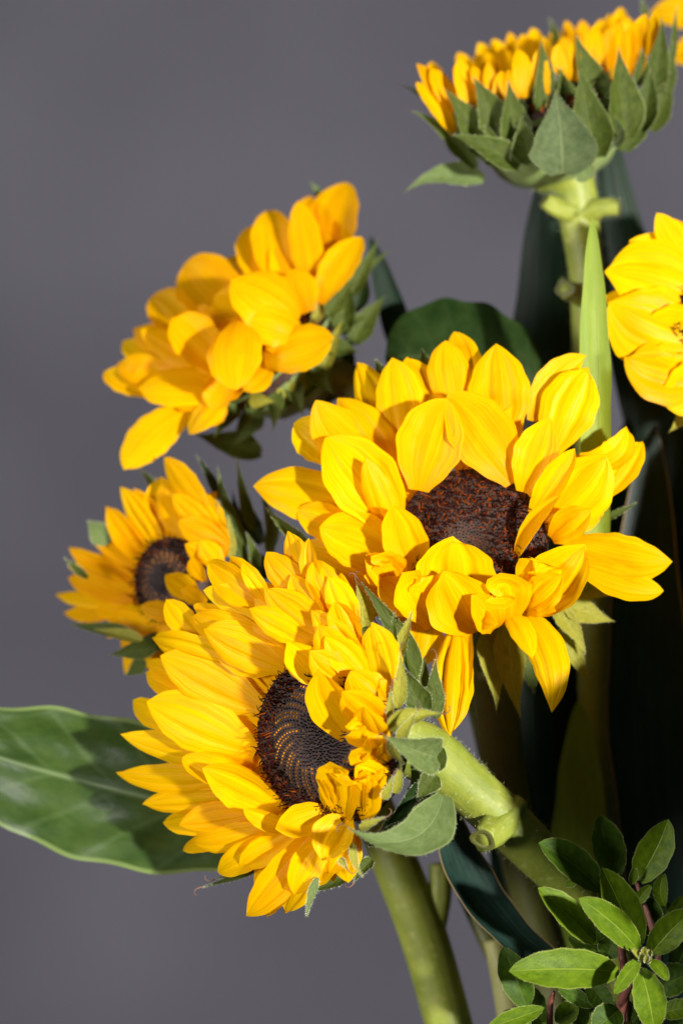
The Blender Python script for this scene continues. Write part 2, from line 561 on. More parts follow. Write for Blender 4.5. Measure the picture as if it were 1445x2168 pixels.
def make_disc(root, c, n, R, style, count=1000, seed=1):
    n, a, b = frame(n)
    r = np.random.RandomState(seed)
    def dome(q):
        return 0.16 * R * (1 - q ** 2) * (1 if style != 'flat' else .4) - 0.10 * R * np.exp(-(q / 0.35) ** 2)
    nr, na = 14, 48
    V = [c + n * dome(0.0)]
    for i in range(1, nr + 1):
        for j in range(na):
            q = i / nr
            th = 2 * math.pi * j / na
            V.append(c + (a * math.cos(th) + b * math.sin(th)) * R * q + n * dome(q))
    for j in range(na):
        th = 2 * math.pi * j / na
        V.append(c + (a * math.cos(th) + b * math.sin(th)) * R * 1.02 - n * 0.5)
    F = [(0, 1 + j, 1 + (j + 1) % na) for j in range(na)]
    for i in range(nr):
        for j in range(na):
            k = (j + 1) % na
            F.append((1 + i * na + j, 1 + (i + 1) * na + j, 1 + (i + 1) * na + k, 1 + i * na + k))
    disc = make_mesh('disc', V, F, M['disc'], root)
    Vs, Fs, Cs = [], [], []
    ga = math.pi * (3 - math.sqrt(5))
    sp = R * math.sqrt(math.pi / count)
    for k in range(count):
        q = math.sqrt((k + 0.5) / count)
        th = k * ga
        er = a * math.cos(th) + b * math.sin(th)
        et = -a * math.sin(th) + b * math.cos(th)
        base = c + er * R * q + n * (dome(q) - 0.03)
        if style == 'gold':
            z1, z2 = 0.40, 0.70
        else:
            z1, z2 = 0.0, 0.30
        jit = r.uniform(-1, 1, 3)
        if q > z2 + jit[0] * 0.04:          # open brown florets with curled stigmas
            H = sp * r.uniform(2.0, 4.2) * (1 - 0.35 * max(0, (q - .85) / .15))
            rad = sp * 0.22
            tilt = er * (0.30 * (q - 0.45)) + et * jit[1] * 0.35 + er * jit[2] * 0.25
            cc = np.array((0.020, 0.0030, 0.0018)) * r.uniform(0.4, 1.8)
            if r.uniform() < (0.30 if style == 'gold' else 0.42):
                cc = np.array((0.19, 0.036, 0.003)) * r.uniform(0.4, 1.2)
                H *= 0.7
            curl = 1.0
        elif q > z1 + jit[0] * 0.05:        # unopened golden florets
            H = sp * 0.8
            rad = sp * 0.44
            tilt = -er * 0.35
            cc = np.array((0.44, 0.165, 0.006)) * r.uniform(0.4, 1.25) if style == 'gold' else np.array((0.065, 0.014, 0.002)) * r.uniform(0.3, 1.5)
            if k % 5 in (0, 2): cc = np.array((0.012, 0.007, 0.006))
            curl = 0.15
        else:                               # dark pointed bracts closing over the middle
            H = sp * 1.5
            rad = sp * 0.30
            tilt = -er * (1.0 * q / max(z1, .05)) * 0.9 + et * 0.2 * jit[1]
            cc = np.array((0.011, 0.010, 0.015)) * r.uniform(0.6, 1.8)
            if style != 'gold': cc = np.array((0.010, 0.004, 0.002)) * r.uniform(0.6, 1.6)
            if r.uniform() < 0.05: cc = np.array((0.10, 0.05, 0.01))
            curl = 0.25
        d0 = unit(n + tilt)
        s1 = unit(np.cross(d0, er + 0.01 * et))
        s2 = np.cross(d0, s1)
        cd = unit(et * jit[1] + er * jit[2])
        i0 = len(Vs)
        rings = 4
        for g in range(rings):
            f = g / (rings - 1)
            ctr = base + d0 * H * f + cd * curl * H * 0.55 * f ** 3 - d0 * curl * H * .25 * f ** 4
            rr = rad * (1 - 0.72 * f) if curl < 0.9 else rad * (1.0, 0.9, 0.75, 0.45)[g]
            for e in range(4):
                an = e * math.pi / 2 + 0.7
                Vs.append(ctr + (s1 * math.cos(an) + s2 * math.sin(an)) * rr)
                Cs.append(cc * (1.0 if g < 2 else 1.15))
        for g in range(rings - 1):
            for e in range(4):
                h = (e + 1) % 4
                Fs.append((i0 + g * 4 + e, i0 + g * 4 + h, i0 + g * 4 + 4 + h, i0 + g * 4 + 4 + e))
        Fs.append(tuple(i0 + (rings - 1) * 4 + e for e in range(4)))
    make_mesh('florets', Vs, Fs, M['floret'], disc, colors=np.array(Cs), kind='stuff')
    return disc

def make_receptacle(root, c, n, R, depth, rs, off=0.55, mat=None):
    n, a, b = frame(n)
    V, F = [], []
    na, nr = 40, 12
    for i in range(nr + 1):
        f = i / nr
        rad = rs + (R - rs) * (1 - f) ** 0.6 * (1 - 0.15 * math.sin(f * math.pi))
        if i == 0: rad = R
        cc = c - n * (off + depth * f)
        for j in range(na):
            th = 2 * math.pi * j / na
            V.append(cc + (a * math.cos(th) + b * math.sin(th)) * rad * (1 + 0.025 * math.sin(7 * th + i)))
    for i in range(nr):
        for j in range(na):
            k = (j + 1) % na
            F.append((i * na + j, i * na + k, (i + 1) * na + k, (i + 1) * na + j))
    return make_mesh('receptacle', V, F, mat or M['receptacle'], root)

def petal_kw(r, **over):
    k = dict(arc=r.uniform(0.02, 0.12), cup=r.uniform(-0.5, 0.75), roll=r.uniform(-0.22, 0.22), twist=r.uniform(-0.35, 0.35),
             bend=r.uniform(-0.05, 0.05), ruffle=r.uniform(0.01, 0.05), groove=r.uniform(0.05, 0.13), notch=r.choice([0, 0, 0.02, 0.04, 0.06]),
             tipcurl=r.uniform(-0.04, 0.07), wavy=r.uniform(0, 0.06))
    k.update(over)
    return k

def face_petals(root, crop, c, n, specs, mat, seed, h0=-0.30, hb=0.12, ht0=-0.7, htl=0.62, wk=1.0):
    """petals whose base and tip are read off the photograph, on planes parallel to the flower face"""
    n = unit(n)
    r = random.Random(seed)
    for i, sp_ in enumerate(specs):
        (b, t, w, lay), over = sp_[:4], (sp_[4] if len(sp_) > 4 else {})
        over = dict(over)
        dh = over.pop('h', 0.0)
        dhb = over.pop('hb', 0.0)
        mt = over.pop('mat', None)
        B = on_plane(*crop(b), c, n, h0 + hb * lay + dhb)
        Tt = on_plane(*crop(t), c, n, ht0 + htl * lay + dh)
        Nn = n + 0.35 * unit(v3(0, -1, 0))
        k = petal_kw(r, **over)
        k['seed'] = seed * 1000 + i
        T0 = unit(Tt - B)
        N0 = unit(Nn - T0 * np.dot(Nn, T0))
        W0 = np.cross(T0, N0)
        fac = max(math.hypot(W0[0], W0[2]), 0.6)
        ww = w * crop.k / PPC * (D + 0.5 * (B[1] + Tt[1])) / D / fac * wk
        sharp = r.uniform(0.95, 1.3)
        blade('petal', root, M[mt] if mt else mat, B, Tt, ww, Nn, lambda v, s_=sharp: prof_petal(v, 0.30, 0.5, s_), nu=17, nv=24, **k)

def ring_fill(root, c, n, R, count, length, mat, seed, hb=-0.38, ht=-0.5, skip=None):
    n, a, b = frame(n)
    r = random.Random(seed)
    for i in range(count):
        th = 2 * math.pi * (i + r.uniform(-.25, .25)) / count
        er = a * math.cos(th) + b * math.sin(th)
        if skip is not None and np.dot(er, unit(skip)) > 0.25: continue
        B = c + er * R * 0.93 + n * (hb + r.uniform(-.1, .1))
        L = length * r.uniform(.75, 1.1)
        Tt = c + er * (R + L) + n * (ht + r.uniform(-.4, .3))
        k = petal_kw(r)
        k['seed'] = seed * 100 + i
        blade('petal', root, mat, B, Tt, length * r.uniform(.42, .55), n, lambda v: prof_petal(v, 0.45, 0.5, 1.1), nu=13, nv=20, **k)

def depth_blades(root, name, crop, specs, mat, seed, prof, petals=False, N=None, wk=1.0, hair=None, dry=0, **base):
    """blades whose base and tip have given depths: (b, t, w, yb, yt[, extra])"""
    r = random.Random(seed)
    out = []
    for i, sp_ in enumerate(specs):
        b, t, w, yb, yt = sp_[:5]
        over = dict(sp_[5]) if len(sp_) > 5 else {}
        mt = over.pop('mat', None)
        nn_ = over.pop('N', N if N is not None else (0, -1, 0.15))
        nm = over.pop('name', name)
        B, Tt = pt(*crop(b), yb), pt(*crop(t), yt)
        k = petal_kw(r) if petals else dict(arc=r.uniform(-0.02, 0.1), cup=r.uniform(0.2, 0.7), roll=r.uniform(-0.3, 0.3), twist=r.uniform(-0.5, 0.5),
                                             bend=r.uniform(-0.06, 0.06), ruffle=r.uniform(0.01, 0.04), groove=0.0, fold=r.uniform(0.1, 0.3) if prof is prof_bract else 0.0, tipcurl=r.uniform(-0.05, 0.05), wavy=r.uniform(0, 0.05))
        k.update(base)
        k.update(over)
        k['seed'] = seed * 1000 + i
        Nn = np.asarray(nn_, float)
        T0 = unit(Tt - B)
        N0 = unit(Nn - T0 * np.dot(Nn, T0))
        W0 = np.cross(T0, N0)
        fac = max(math.hypot(W0[0], W0[2]), 0.6)
        ww = w * crop.k / PPC * (D + 0.5 * (yb + yt)) / D / fac * wk
        pos, faces, uv = blade_geo(B, Tt, ww, Nn, prof, nu=k.pop('nu', 11), nv=k.pop('nv', 22), **k)
        m = M[mt] if mt else mat
        o = make_mesh(nm, pos, faces, m, root, uv)
        out.append(o)
        if dry and r.random() < dry:
            tipp = pos[-6]
            dd = unit(Tt - B)
            sd = np.cross(dd, N0) * r.choice((-1, 1))
            tube('dry_tip', o, M['dry'], [tipp - dd * .04, tipp + dd * .10, tipp + dd * .19 + sd * .04, tipp + dd * .22 + sd * .12, tipp + dd * .17 + sd * .17], [.022, .014, .012, .010, .006], ns=5, nseg=12)
        if hair:
            nu_ = 11
            P = pos.reshape(-1, nu_, 3)
            e1, e2 = P[1:-1, 0], P[1:-1, -1]
            n1, n2 = P[1:-1, 0] - P[1:-1, 2], P[1:-1, -1] - P[1:-1, -3]
            rs = np.random.RandomState(seed * 100 + i)
            pp, nn2 = [], []
            for E, NN in ((e1, n1), (e2, n2)):
                for q in range(len(E) - 1):
                    for _ in range(4):
                        f = rs.uniform()
                        pp.append(E[q] * (1 - f) + E[q + 1] * f)
                        nn2.append(unit(NN[q]) + 0.3 * unit(E[q + 1] - E[q] + 1e-6))
            hairs(o, M['hair'], pp, nn2, hair, seed + i)
    return out

def stem_hairs(o, V, P, ns, n, length, seed):
    rs = np.random.RandomState(seed)
    i = rs.randint(0, len(V), n)
    nrm = V[i] - P[i // ns]
    nrm /= np.linalg.norm(nrm, axis=1)[:, None]
    hairs(o, M['hair'], V[i] + rs.normal(0, 0.03, (n, 3)), nrm, length, seed)

def full(p): return p
class Full(Crop):
    def __init__(s): s.x0 = s.y0 = 0; s.k = 1.0
FULL = Full()

def stub(root, pts, radii, seed, hollow=True):
    o, V, P = tube('leaf_stub', root, M['stem'], pts, radii, ns=14, nseg=18, lump=.13, seed=seed)
    stem_hairs(o, V, P, 14, 160, 0.12, seed)
    if hollow:
        d = unit(pts[-1] - pts[-2])
        R_ = radii[-1]
        A = unit(np.cross(d, v3(0.2, 0.1, 1)))
        B = np.cross(d, A)
        Vv, Ff = [], []
        for k, (rr, dd) in enumerate(((1.0, 0.0), (0.72, 0.035), (0.55, -0.03), (0.30, -0.10))):
            for j in range(14):
                a = 2 * math.pi * j / 14
                Vv.append(pts[-1] + d * (dd + 0.012) + (A * math.cos(a) * 1.1 + B * math.sin(a) * 0.85) * rr * R_ * (1 + .1 * math.sin(3 * a + seed)))
        for k in range(3):
            for j in range(14):
                h = (j + 1) % 14
                Ff.append((k * 14 + j, k * 14 + h, k * 14 + 14 + h, k * 14 + 14 + j))
        Ff.append(tuple(42 + j for j in range(14)))
        make_mesh('scar', Vv, Ff, M['stem_dark'], o)
    return o

# ================================================================== central sunflower
K3 = Crop(520, 680, 1445, 1580)
cC = pt(995, 1150, -1.2)
nC = unit((-0.12, -0.97, 0.16))
RC = 2.1
C = thing('sunflower', pt(1230, 2300, 3), 'large open sunflower with red-brown disc in the middle of the bouquet', 'sunflower')
make_disc(C, cC, nC, RC, 'brown', 1700, 3)
make_receptacle(C, cC, nC, RC * 1.0, 1.2, 0.75)
petC = [
    # outer ring
    ((505, 440), (365, 132), 150, 0, dict(cup=-0.9, groove=.2, h=-.3)),
    ((535, 440), (482, 118), 165, 1, dict(cup=-.3, arc=.03)),
    ((640, 330), (532, 115), 130, 0.6, {}),
    ((690, 290), (660, 62), 150, 1, dict(cup=-.6)),
    ((745, 270), (688, 36), 130, 0, {}),
    ((850, 410), (826, 74), 205, 1, dict(cup=-.25, groove=.1, roll=0, bend=0)),
    ((945, 330), (1128, 112), 110, 0.4, dict(bend=-.14, roll=0, cup=.3)),
    ((1020, 430), (1132, 152), 190, 1, dict(cup=-.2, roll=0)),
    ((1100, 450), (1256, 345), 110, 0.5, dict(bend=.42, cup=.7)),
    ((1190, 580), (1312, 393), 105, 0, dict(cup=.4)),
    ((990, 670), (1195, 440), 215, 1.6, dict(cup=-.3, bend=.06)),
    ((1060, 720), (1410, 795), 170, 0.6, dict(bend=.12, cup=-.4)),
    ((1080, 790), (1380, 892), 120, 0.2, dict(bend=.1)),
    ((480, 520), (232, 262), 195, 1.4, dict(cup=-.5, bend=-.08)),
    ((330, 470), (156, 335), 150, 0.4, dict(cup=.4)),
    ((500, 560), (300, 250), 170, 0.8, dict(cup=-.4)),
    ((500, 680), (262, 385), 240, 2.2, dict(cup=.35, arc=.10, bend=.03)),
    ((490, 720), (393, 448), 105, 2.9, dict(cup=-.7)),
    ((400, 640), (20, 542), 185, 0.6, dict(cup=-.35, bend=.06)),
    ((380, 700), (165, 622), 130, 1.0, dict(cup=.5)),
    ((520, 790), (240, 680), 195, 1.8, dict(cup=.4, roll=.1)),
    ((500, 900), (170, 740), 190, 0.4, dict(cup=.2)),
    ((520, 930), (290, 850), 150, 0.2, {}),
    ((570, 850), (482, 608), 150, 3.0, dict(cup=.3, arc=.02)),
    ((510, 870), (398, 775), 125, 2.6, dict(cup=.9, arc=.15)),
    # standing inner petals at the top of the disc
    ((572, 560), (662, 255), 225, 2.7, dict(cup=.25, roll=0, arc=.06, groove=.05, notch=0, hb=.35)),
    ((885, 535), (668, 238), 215, 2.5, dict(cup=.25, roll=0, arc=.06, groove=.07, notch=0, hb=.3)),
    ((915, 565), (1005, 318), 150, 2.5, dict(cup=.35, roll=0, hb=.3)),
    ((945, 640), (1090, 418), 110, 3.0, dict(cup=.9, roll=.3)),
    ((895, 785), (1040, 575), 85, 3.6, dict(cup=1.0, roll=.5, bend=-.05)),
    ((1010, 720), (1142, 622), 120, 2.8, {}),
    ((930, 950), (1125, 735), 215, 2.8, dict(cup=.8, bend=.08)),
    ((905, 930), (1000, 770), 150, 2.8, dict(ruffle=.15, hook=.6)),
    ((925, 960), (1048, 835), 130, 3.6, dict(ruffle=.18, cup=.5)),
    ((870, 1000), (850, 862), 190, 2.9, dict(cup=.25, hook=.45, roll=-.15, ruffle=.08, bend=-.12)),
    # bottom, curling up over the disc
    ((700, 965), (684, 708), 270, 2.9, dict(cup=.35, arc=.04, groove=.12, notch=.10, roll=0, bend=0)),
    ((760, 1030), (650, 828), 225, 3.3, dict(cup=.35, ruffle=.12, roll=.2, arc=.10, notch=.08)),
    ((820, 1020), (745, 905), 130, 3.3, dict(cup=.5, ruffle=.12, roll=-.3, arc=.12)),
    ((620, 1010), (545, 838), 190, 2.9, dict(cup=.3, hook=.3, ruffle=.08, roll=-.2, bend=.05)),
    ((510, 905), (440, 775), 150, 2.4, dict(cup=.4, hook=.4, bend=-.05)),
    ((560, 960), (440, 850), 130, 2.2, dict(cup=.7)),
    ((590, 960), (575, 1150), 150, 0.6, dict(cup=-.2)),
    ((540, 930), (530, 1060), 120, 0.3, {}),
    ((700, 1000), (672, 1378), 165, 1.8, dict(cup=-.9, groove=.3, arc=.12, bend=.02)),
    ((735, 1010), (690, 1340), 95, 1.4, dict(cup=.6)),
    ((885, 955), (1008, 1288), 135, 2.0, dict(bend=-.20, cup=-.6, arc=.16)),
    ((850, 955), (945, 1115), 85, 2.2, dict(bend=-.12, cup=-.5, arc=.12)),
    ((955, 930), (1025, 960), 70, 2.2, dict(arc=.2)),
    ((760, 985), (830, 1000), 70, 3.0, dict(arc=.2)),
]
face_petals(C, K3, cC, nC, petC, M['petal'], 11)
ring_fill(C, cC, nC, RC, 26, 2.0, M['petal'], 61, skip=(0.3, 0, -1))
KB = Crop(860, 1040, 1445, 1580)
bractC = [
    ((415, 720), (470, 1155), 165, -.2, -.8), ((540, 690), (600, 1205), 175, -.3, -1.0, dict(bend=.05)),
    ((800, 540), (1102, 552), 130, .2, .3), ((810, 580), (1092, 682), 150, 0, .1), ((760, 620), (940, 860), 115, -.2, -.3, dict(bend=-.1)),
    ((790, 720), (968, 1022), 120, .2, .2), ((650, 840), (670, 1065), 120, .5, .7, dict(mat='bract')), ((510, 860), (545, 985), 160, .6, .9, dict(mat='bract_grey')),
    ((840, 760), (930, 875), 80, .6, .8, dict(mat='bract')), ((1000, 160), (1212, 55), 42, .4, .5, dict(mat='bract')), ((430, 700), (460, 830), 130, -.1, -.2),
    ((300, 700), (330, 800), 120, .2, .4, dict(mat='bract')), ((900, 450), (1010, 470), 120, .5, .8, dict(mat='bract')),
]
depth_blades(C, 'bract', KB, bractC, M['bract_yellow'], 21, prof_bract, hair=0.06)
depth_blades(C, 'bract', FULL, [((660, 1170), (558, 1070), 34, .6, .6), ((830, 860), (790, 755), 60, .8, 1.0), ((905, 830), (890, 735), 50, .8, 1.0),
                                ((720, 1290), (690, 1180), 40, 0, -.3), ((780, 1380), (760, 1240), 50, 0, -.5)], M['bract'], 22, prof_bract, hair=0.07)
so, sv, sp_ = tube('stem', C, M['stem_dark'], [cC - nC * 1.4, pt(1040, 1420, 1.6), pt(1075, 1680, 2.4), pt(1150, 2000, 3), pt(1230, 2300, 3)], [0.75, 0.62, 0.6, 0.6, 0.6])
stem_hairs(so, sv, sp_, 18, 500, 0.12, 5)

# ================================================================== front sunflower
K5 = Crop(220, 1100, 980, 1960)
cF = pt(690, 1568, -4.3)
nF = unit((-0.55, -0.83, -0.06))
RF = 2.25
Fl = thing('sunflower', pt(1360, 2300, 0), 'large sunflower turned sideways with golden ring round its dark disc centre', 'sunflower')
make_disc(Fl, cF, nF, RF, 'gold', 1500, 4)
make_receptacle(Fl, cF, nF, RF * 1.0, 1.6, 0.8)
petF = [
    # left
    ((330, 820), (108, 728), 115, 0.4, {}), ((610, 935), (168, 735), 245, 1.6, dict(cup=-.25, roll=0, arc=.05, groove=.07, notch=0, bend=.04)),
    ((600, 600), (175, 478), 150, 1.0, dict(cup=-.3)), ((645, 770), (225, 548), 215, 1.4, dict(cup=-.2, roll=0, groove=.06)),
    ((360, 690), (165, 572), 90, 0.2, {}), ((370, 720), (155, 615), 100, 0.1, {}),
    ((600, 960), (78, 862), 135, 1.0, dict(cup=-.5, roll=0)), ((600, 1010), (53, 1015), 130, 0.8, dict(cup=-.6, bend=-.05)),
    ((570, 1110), (160, 1145), 130, 0.9, dict(cup=-.7)), ((570, 1170), (228, 1222), 120, 0.6, dict(cup=.4)),
    ((630, 1180), (305, 1230), 130, 1.3, dict(cup=-.5)), ((650, 1060), (312, 958), 140, 1.8, dict(cup=.9, roll=-.4)),
    ((715, 1165), (395, 1000), 190, 2.4, dict(cup=.45, roll=.1, arc=.05)), ((640, 1240), (300, 1338), 80, 0.2, {}),
    ((700, 1230), (350, 1300), 120, 0.9, dict(cup=-.4)), ((740, 1260), (450, 1422), 125, 1.0, dict(cup=.5)),
    ((770, 1240), (562, 1170), 90, 2.7, dict(cup=.8)), ((905, 1165), (690, 1245), 140, 2.8, dict(cup=.35, roll=.2)),
    ((640, 1200), (420, 1250), 110, 0.6, {}),
    # bottom
    ((860, 1240), (560, 1598), 150, 1.5, dict(cup=.4, bend=-.07, arc=.08)), ((880, 1280), (645, 1608), 120, 1.0, {}),
    ((900, 1290), (718, 1592), 125, 0.6, {}), ((915, 1270), (760, 1510), 130, 1.7, dict(cup=.3)), ((985, 1190), (875, 1370), 165, 2.4, dict(cup=.5)),
    ((1000, 1240), (890, 1425), 160, 1.2, {}), ((820, 1250), (600, 1480), 130, 0.7, {}), ((940, 1280), (830, 1480), 120, 0.6, {}),
    ((800, 1240), (540, 1400), 120, 1.3, dict(cup=.5)), ((1010, 1250), (950, 1360), 120, 0.8, {}),
    # right, standing up towards the viewer
    ((960, 1215), (960, 985), 190, 2.6, dict(cup=.3, hook=.3, notch=.08, roll=0)), ((900, 1180), (885, 1040), 90, 2.8, {}),
    ((1050, 1220), (1060, 1005), 130, 2.3, dict(cup=-.3)), ((1110, 1120), (1040, 1020), 150, 2.3, dict(cup=-.2, hook=.4)), ((1120, 1060), (1010, 990), 120, 2.4, {}),
    ((1135, 1000), (1045, 920), 170, 2.4, dict(cup=-.2, ruffle=.08, hook=.4)), ((1145, 930), (1010, 810), 180, 2.5, dict(cup=-.2, ruffle=.06, hook=.3)),
    ((1145, 850), (955, 690), 180, 2.9, dict(cup=-.35, ruffle=.06)), ((1145, 770), (990, 615), 170, 2.3, dict(cup=-.4)),
    ((1010, 900), (860, 612), 190, 3.3, dict(cup=.5, arc=-.04, bend=-.05)), ((1150, 700), (1075, 412), 165, 1.2, dict(cup=-.35, groove=.08, roll=0)),
    ((1135, 1080), (1060, 960), 110, 2.0, {}), ((1100, 880), (1040, 760), 140, 3.2, dict(cup=-.5)), ((1140, 960), (1060, 870), 120, 2.2, {}),
    # top right
    ((890, 670), (732, 492), 140, 2.6, dict(cup=.4, arc=-.05)), ((1000, 660), (828, 530), 140, 2.6, dict(cup=-.3, groove=.14)),
    ((1060, 590), (830, 365), 130, 1.8, {}), ((950, 500), (638, 270), 165, 1.8, dict(cup=-.3, groove=.12)), ((870, 500), (578, 358), 130, 2.0, dict(cup=-.5)),
    ((840, 330), (650, 130), 135, 1.0, dict(cup=-.4)), ((820, 300), (738, 44), 120, 0.5, dict(cup=-.3)), ((860, 300), (822, 74), 90, 0.9, {}),
    ((940, 360), (850, 160), 130, 1.0, {}), ((1010, 460), (900, 225), 120, 1.2, dict(groove=.16)), ((1020, 520), (930, 330), 130, 1.7, dict(groove=.2)),
    ((1010, 480), (960, 310), 110, 0.6, {}), ((1060, 640), (890, 470), 130, 2.1, {}), ((980, 600), (860, 430), 140, 2.2, {}),
    ((660, 350), (418, 168), 150, 0.8, dict(ruffle=.08)), ((680, 340), (550, 168), 75, 1.1, {}), ((640, 320), (500, 145), 110, 0.6, {}),
    ((740, 440), (402, 285), 140, 1.2, {}), ((760, 560), (335, 385), 170, 1.2, dict(cup=-.3)), ((390, 480), (247, 320), 110, 0.6, {}),
    ((745, 605), (388, 440), 190, 1.8, dict(cup=-.35, roll=0, arc=.05)), ((560, 480), (365, 345), 100, 0.6, {}), ((700, 600), (440, 500), 150, 1.4, {}),
    ((760, 420), (600, 250), 130, 0.6, {}), ((900, 420), (760, 220), 130, 1.0, {}),
]
face_petals(Fl, K5, cF, nF, petF, M['petal'], 12)
ring_fill(Fl, cF, nF, RF, 30, 2.1, M['petal'], 62, skip=(1, -.6, 0))
F4 = Crop(500, 1380, 960, 1960)
bractF = [
    ((1375, 960), (690, 1150), 330, -5.2, -7.2, dict(bend=-.34, cup=.35, roll=-.15, arc=.10, mat='bract_grey', tipcurl=-.03, twist=.2, wavy=.02)),
    ((1335, 700), (972, 550), 270, -5.2, -8.0, dict(cup=.5, bend=-.03, roll=.1, mat='bract_grey', tipcurl=.0)),
    ((1010, 510), (1372, 412), 165, -6.0, -6.2, dict(mat='bract_yellow', cup=.9, bend=-.1)), ((1075, 580), (1208, 382), 75, -6.2, -6.8, dict(mat='bract_yellow')),
    ((1265, 420), (1085, 60), 190, -5.0, -5.2, dict(cup=.7)), ((1340, 440), (1328, 35), 150, -4.9, -5.1, dict(cup=-.8)), ((1270, 330), (1245, 25), 100, -4.6, -4.7, {}),
    ((1300, 860), (965, 1180), 190, -4.9, -5.5, dict(mat='dark_leaf', cup=.6)), ((1345, 620), (1150, 900), 260, -4.5, -4.5, dict(mat='bract', cup=.4)),  # first blade fills a gap, the gap's shade put into its dark colour
    ((1035, 580), (1122, 755), 85, -6.0, -6.3, dict(mat='bract_yellow', bend=.15)), ((975, 980), (1042, 820), 60, -5.8, -6.1, dict(mat='bract_yellow')),
    ((1060, 940), (1090, 700), 70, -5.4, -5.8, dict(mat='bract_yellow')), ((1030, 460), (1030, 230), 60, -5.8, -6.1, dict(mat='bract_yellow')),
    ((840, 1380), (430, 1600), 110, -2.6, -2.6, dict(bend=-.12)), ((540, 1500), (468, 1772), 60, -4.2, -4.2, dict(mat='bract_grey', bend=.06)),
    ((900, 1380), (782, 1535), 95, -3.6, -4.0, {}), ((775, 1270), (850, 1505), 55, -5.6, -5.8, dict(mat='bract_yellow', bend=.15)), ((690, 1370), (735, 1440), 45, -5.5, -5.6, dict(mat='bract_yellow')),
    ((1330, 820), (1200, 1000), 160, -5.0, -5.4, dict(mat='bract')), ((820, 1180), (990, 1100), 60, -5.6, -5.9, dict(mat='bract_yellow')),
    ((1180, 1100), (860, 1300), 200, -4.8, -5.0, dict(mat='dark_leaf')),
]
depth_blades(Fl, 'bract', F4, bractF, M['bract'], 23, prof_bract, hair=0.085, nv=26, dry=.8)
bractF5 = [
    ((1265, 640), (1020, 238), 105, -3.6, -4.4, dict(bend=.05)), ((1150, 640), (1170, 358), 75, -4.6, -5.4, {}), ((1175, 580), (1245, 358), 60, -4.4, -4.8, dict(mat='bract_yellow')),
    ((1050, 430), (1012, 245), 95, -3.8, -4.2, dict(mat='bract_yellow')), ((640, 1390), (388, 1480), 34, -1.4, -1.4, {}), ((640, 1400), (440, 1450), 30, -1.4, -1.4, {}),
    ((1180, 760), (1190, 520), 60, -5.6, -6.2, dict(mat='bract_yellow')), ((1200, 540), (1100, 420), 90, -3.6, -4.0, {}),
]
depth_blades(Fl, 'bract', K5, bractF5, M['bract'], 24, prof_bract, hair=0.08, dry=.9)
so, sv, sp_ = tube('stem', Fl, M['stem'], [cF - nF * 1.7, pt(890, 1590, -2.3), pt(990, 1668, -1.6), pt(1120, 1790, -1.0), pt(1230, 1910, -.4), pt(1330, 2080, 0), pt(1400, 2300, 0)],
                   [0.85, 0.82, 0.74, 0.66, 0.60, 0.58, 0.58], nseg=70)
stem_hairs(so, sv, sp_, 18, 2600, 0.16, 6)
# snapped leaf stalks on that stem
stub(Fl, [pt(1085, 1715, -1.2), pt(1048, 1752, -1.9), pt(1022, 1778, -2.5)], [0.55, 0.42, 0.36], 1)
stub(Fl, [pt(1005, 1650, -1.5), pt(965, 1605, -1.9), pt(938, 1572, -2.1)], [0.45, 0.28, 0.05], 2, False)

# the broad leaf below the front flower
depth_blades(Fl, 'leaf', FULL, [((680, 1760), (-170, 1545), 300, 1.2, 3.2, dict(bend=-.035, cup=.25, arc=.04, roll=.15, twist=.25, ruffle=.02, wavy=.04, nu=25, nv=90, tipcurl=0, quilt=.045, fold=.10))], M['leaf'], 31, prof_leaf)

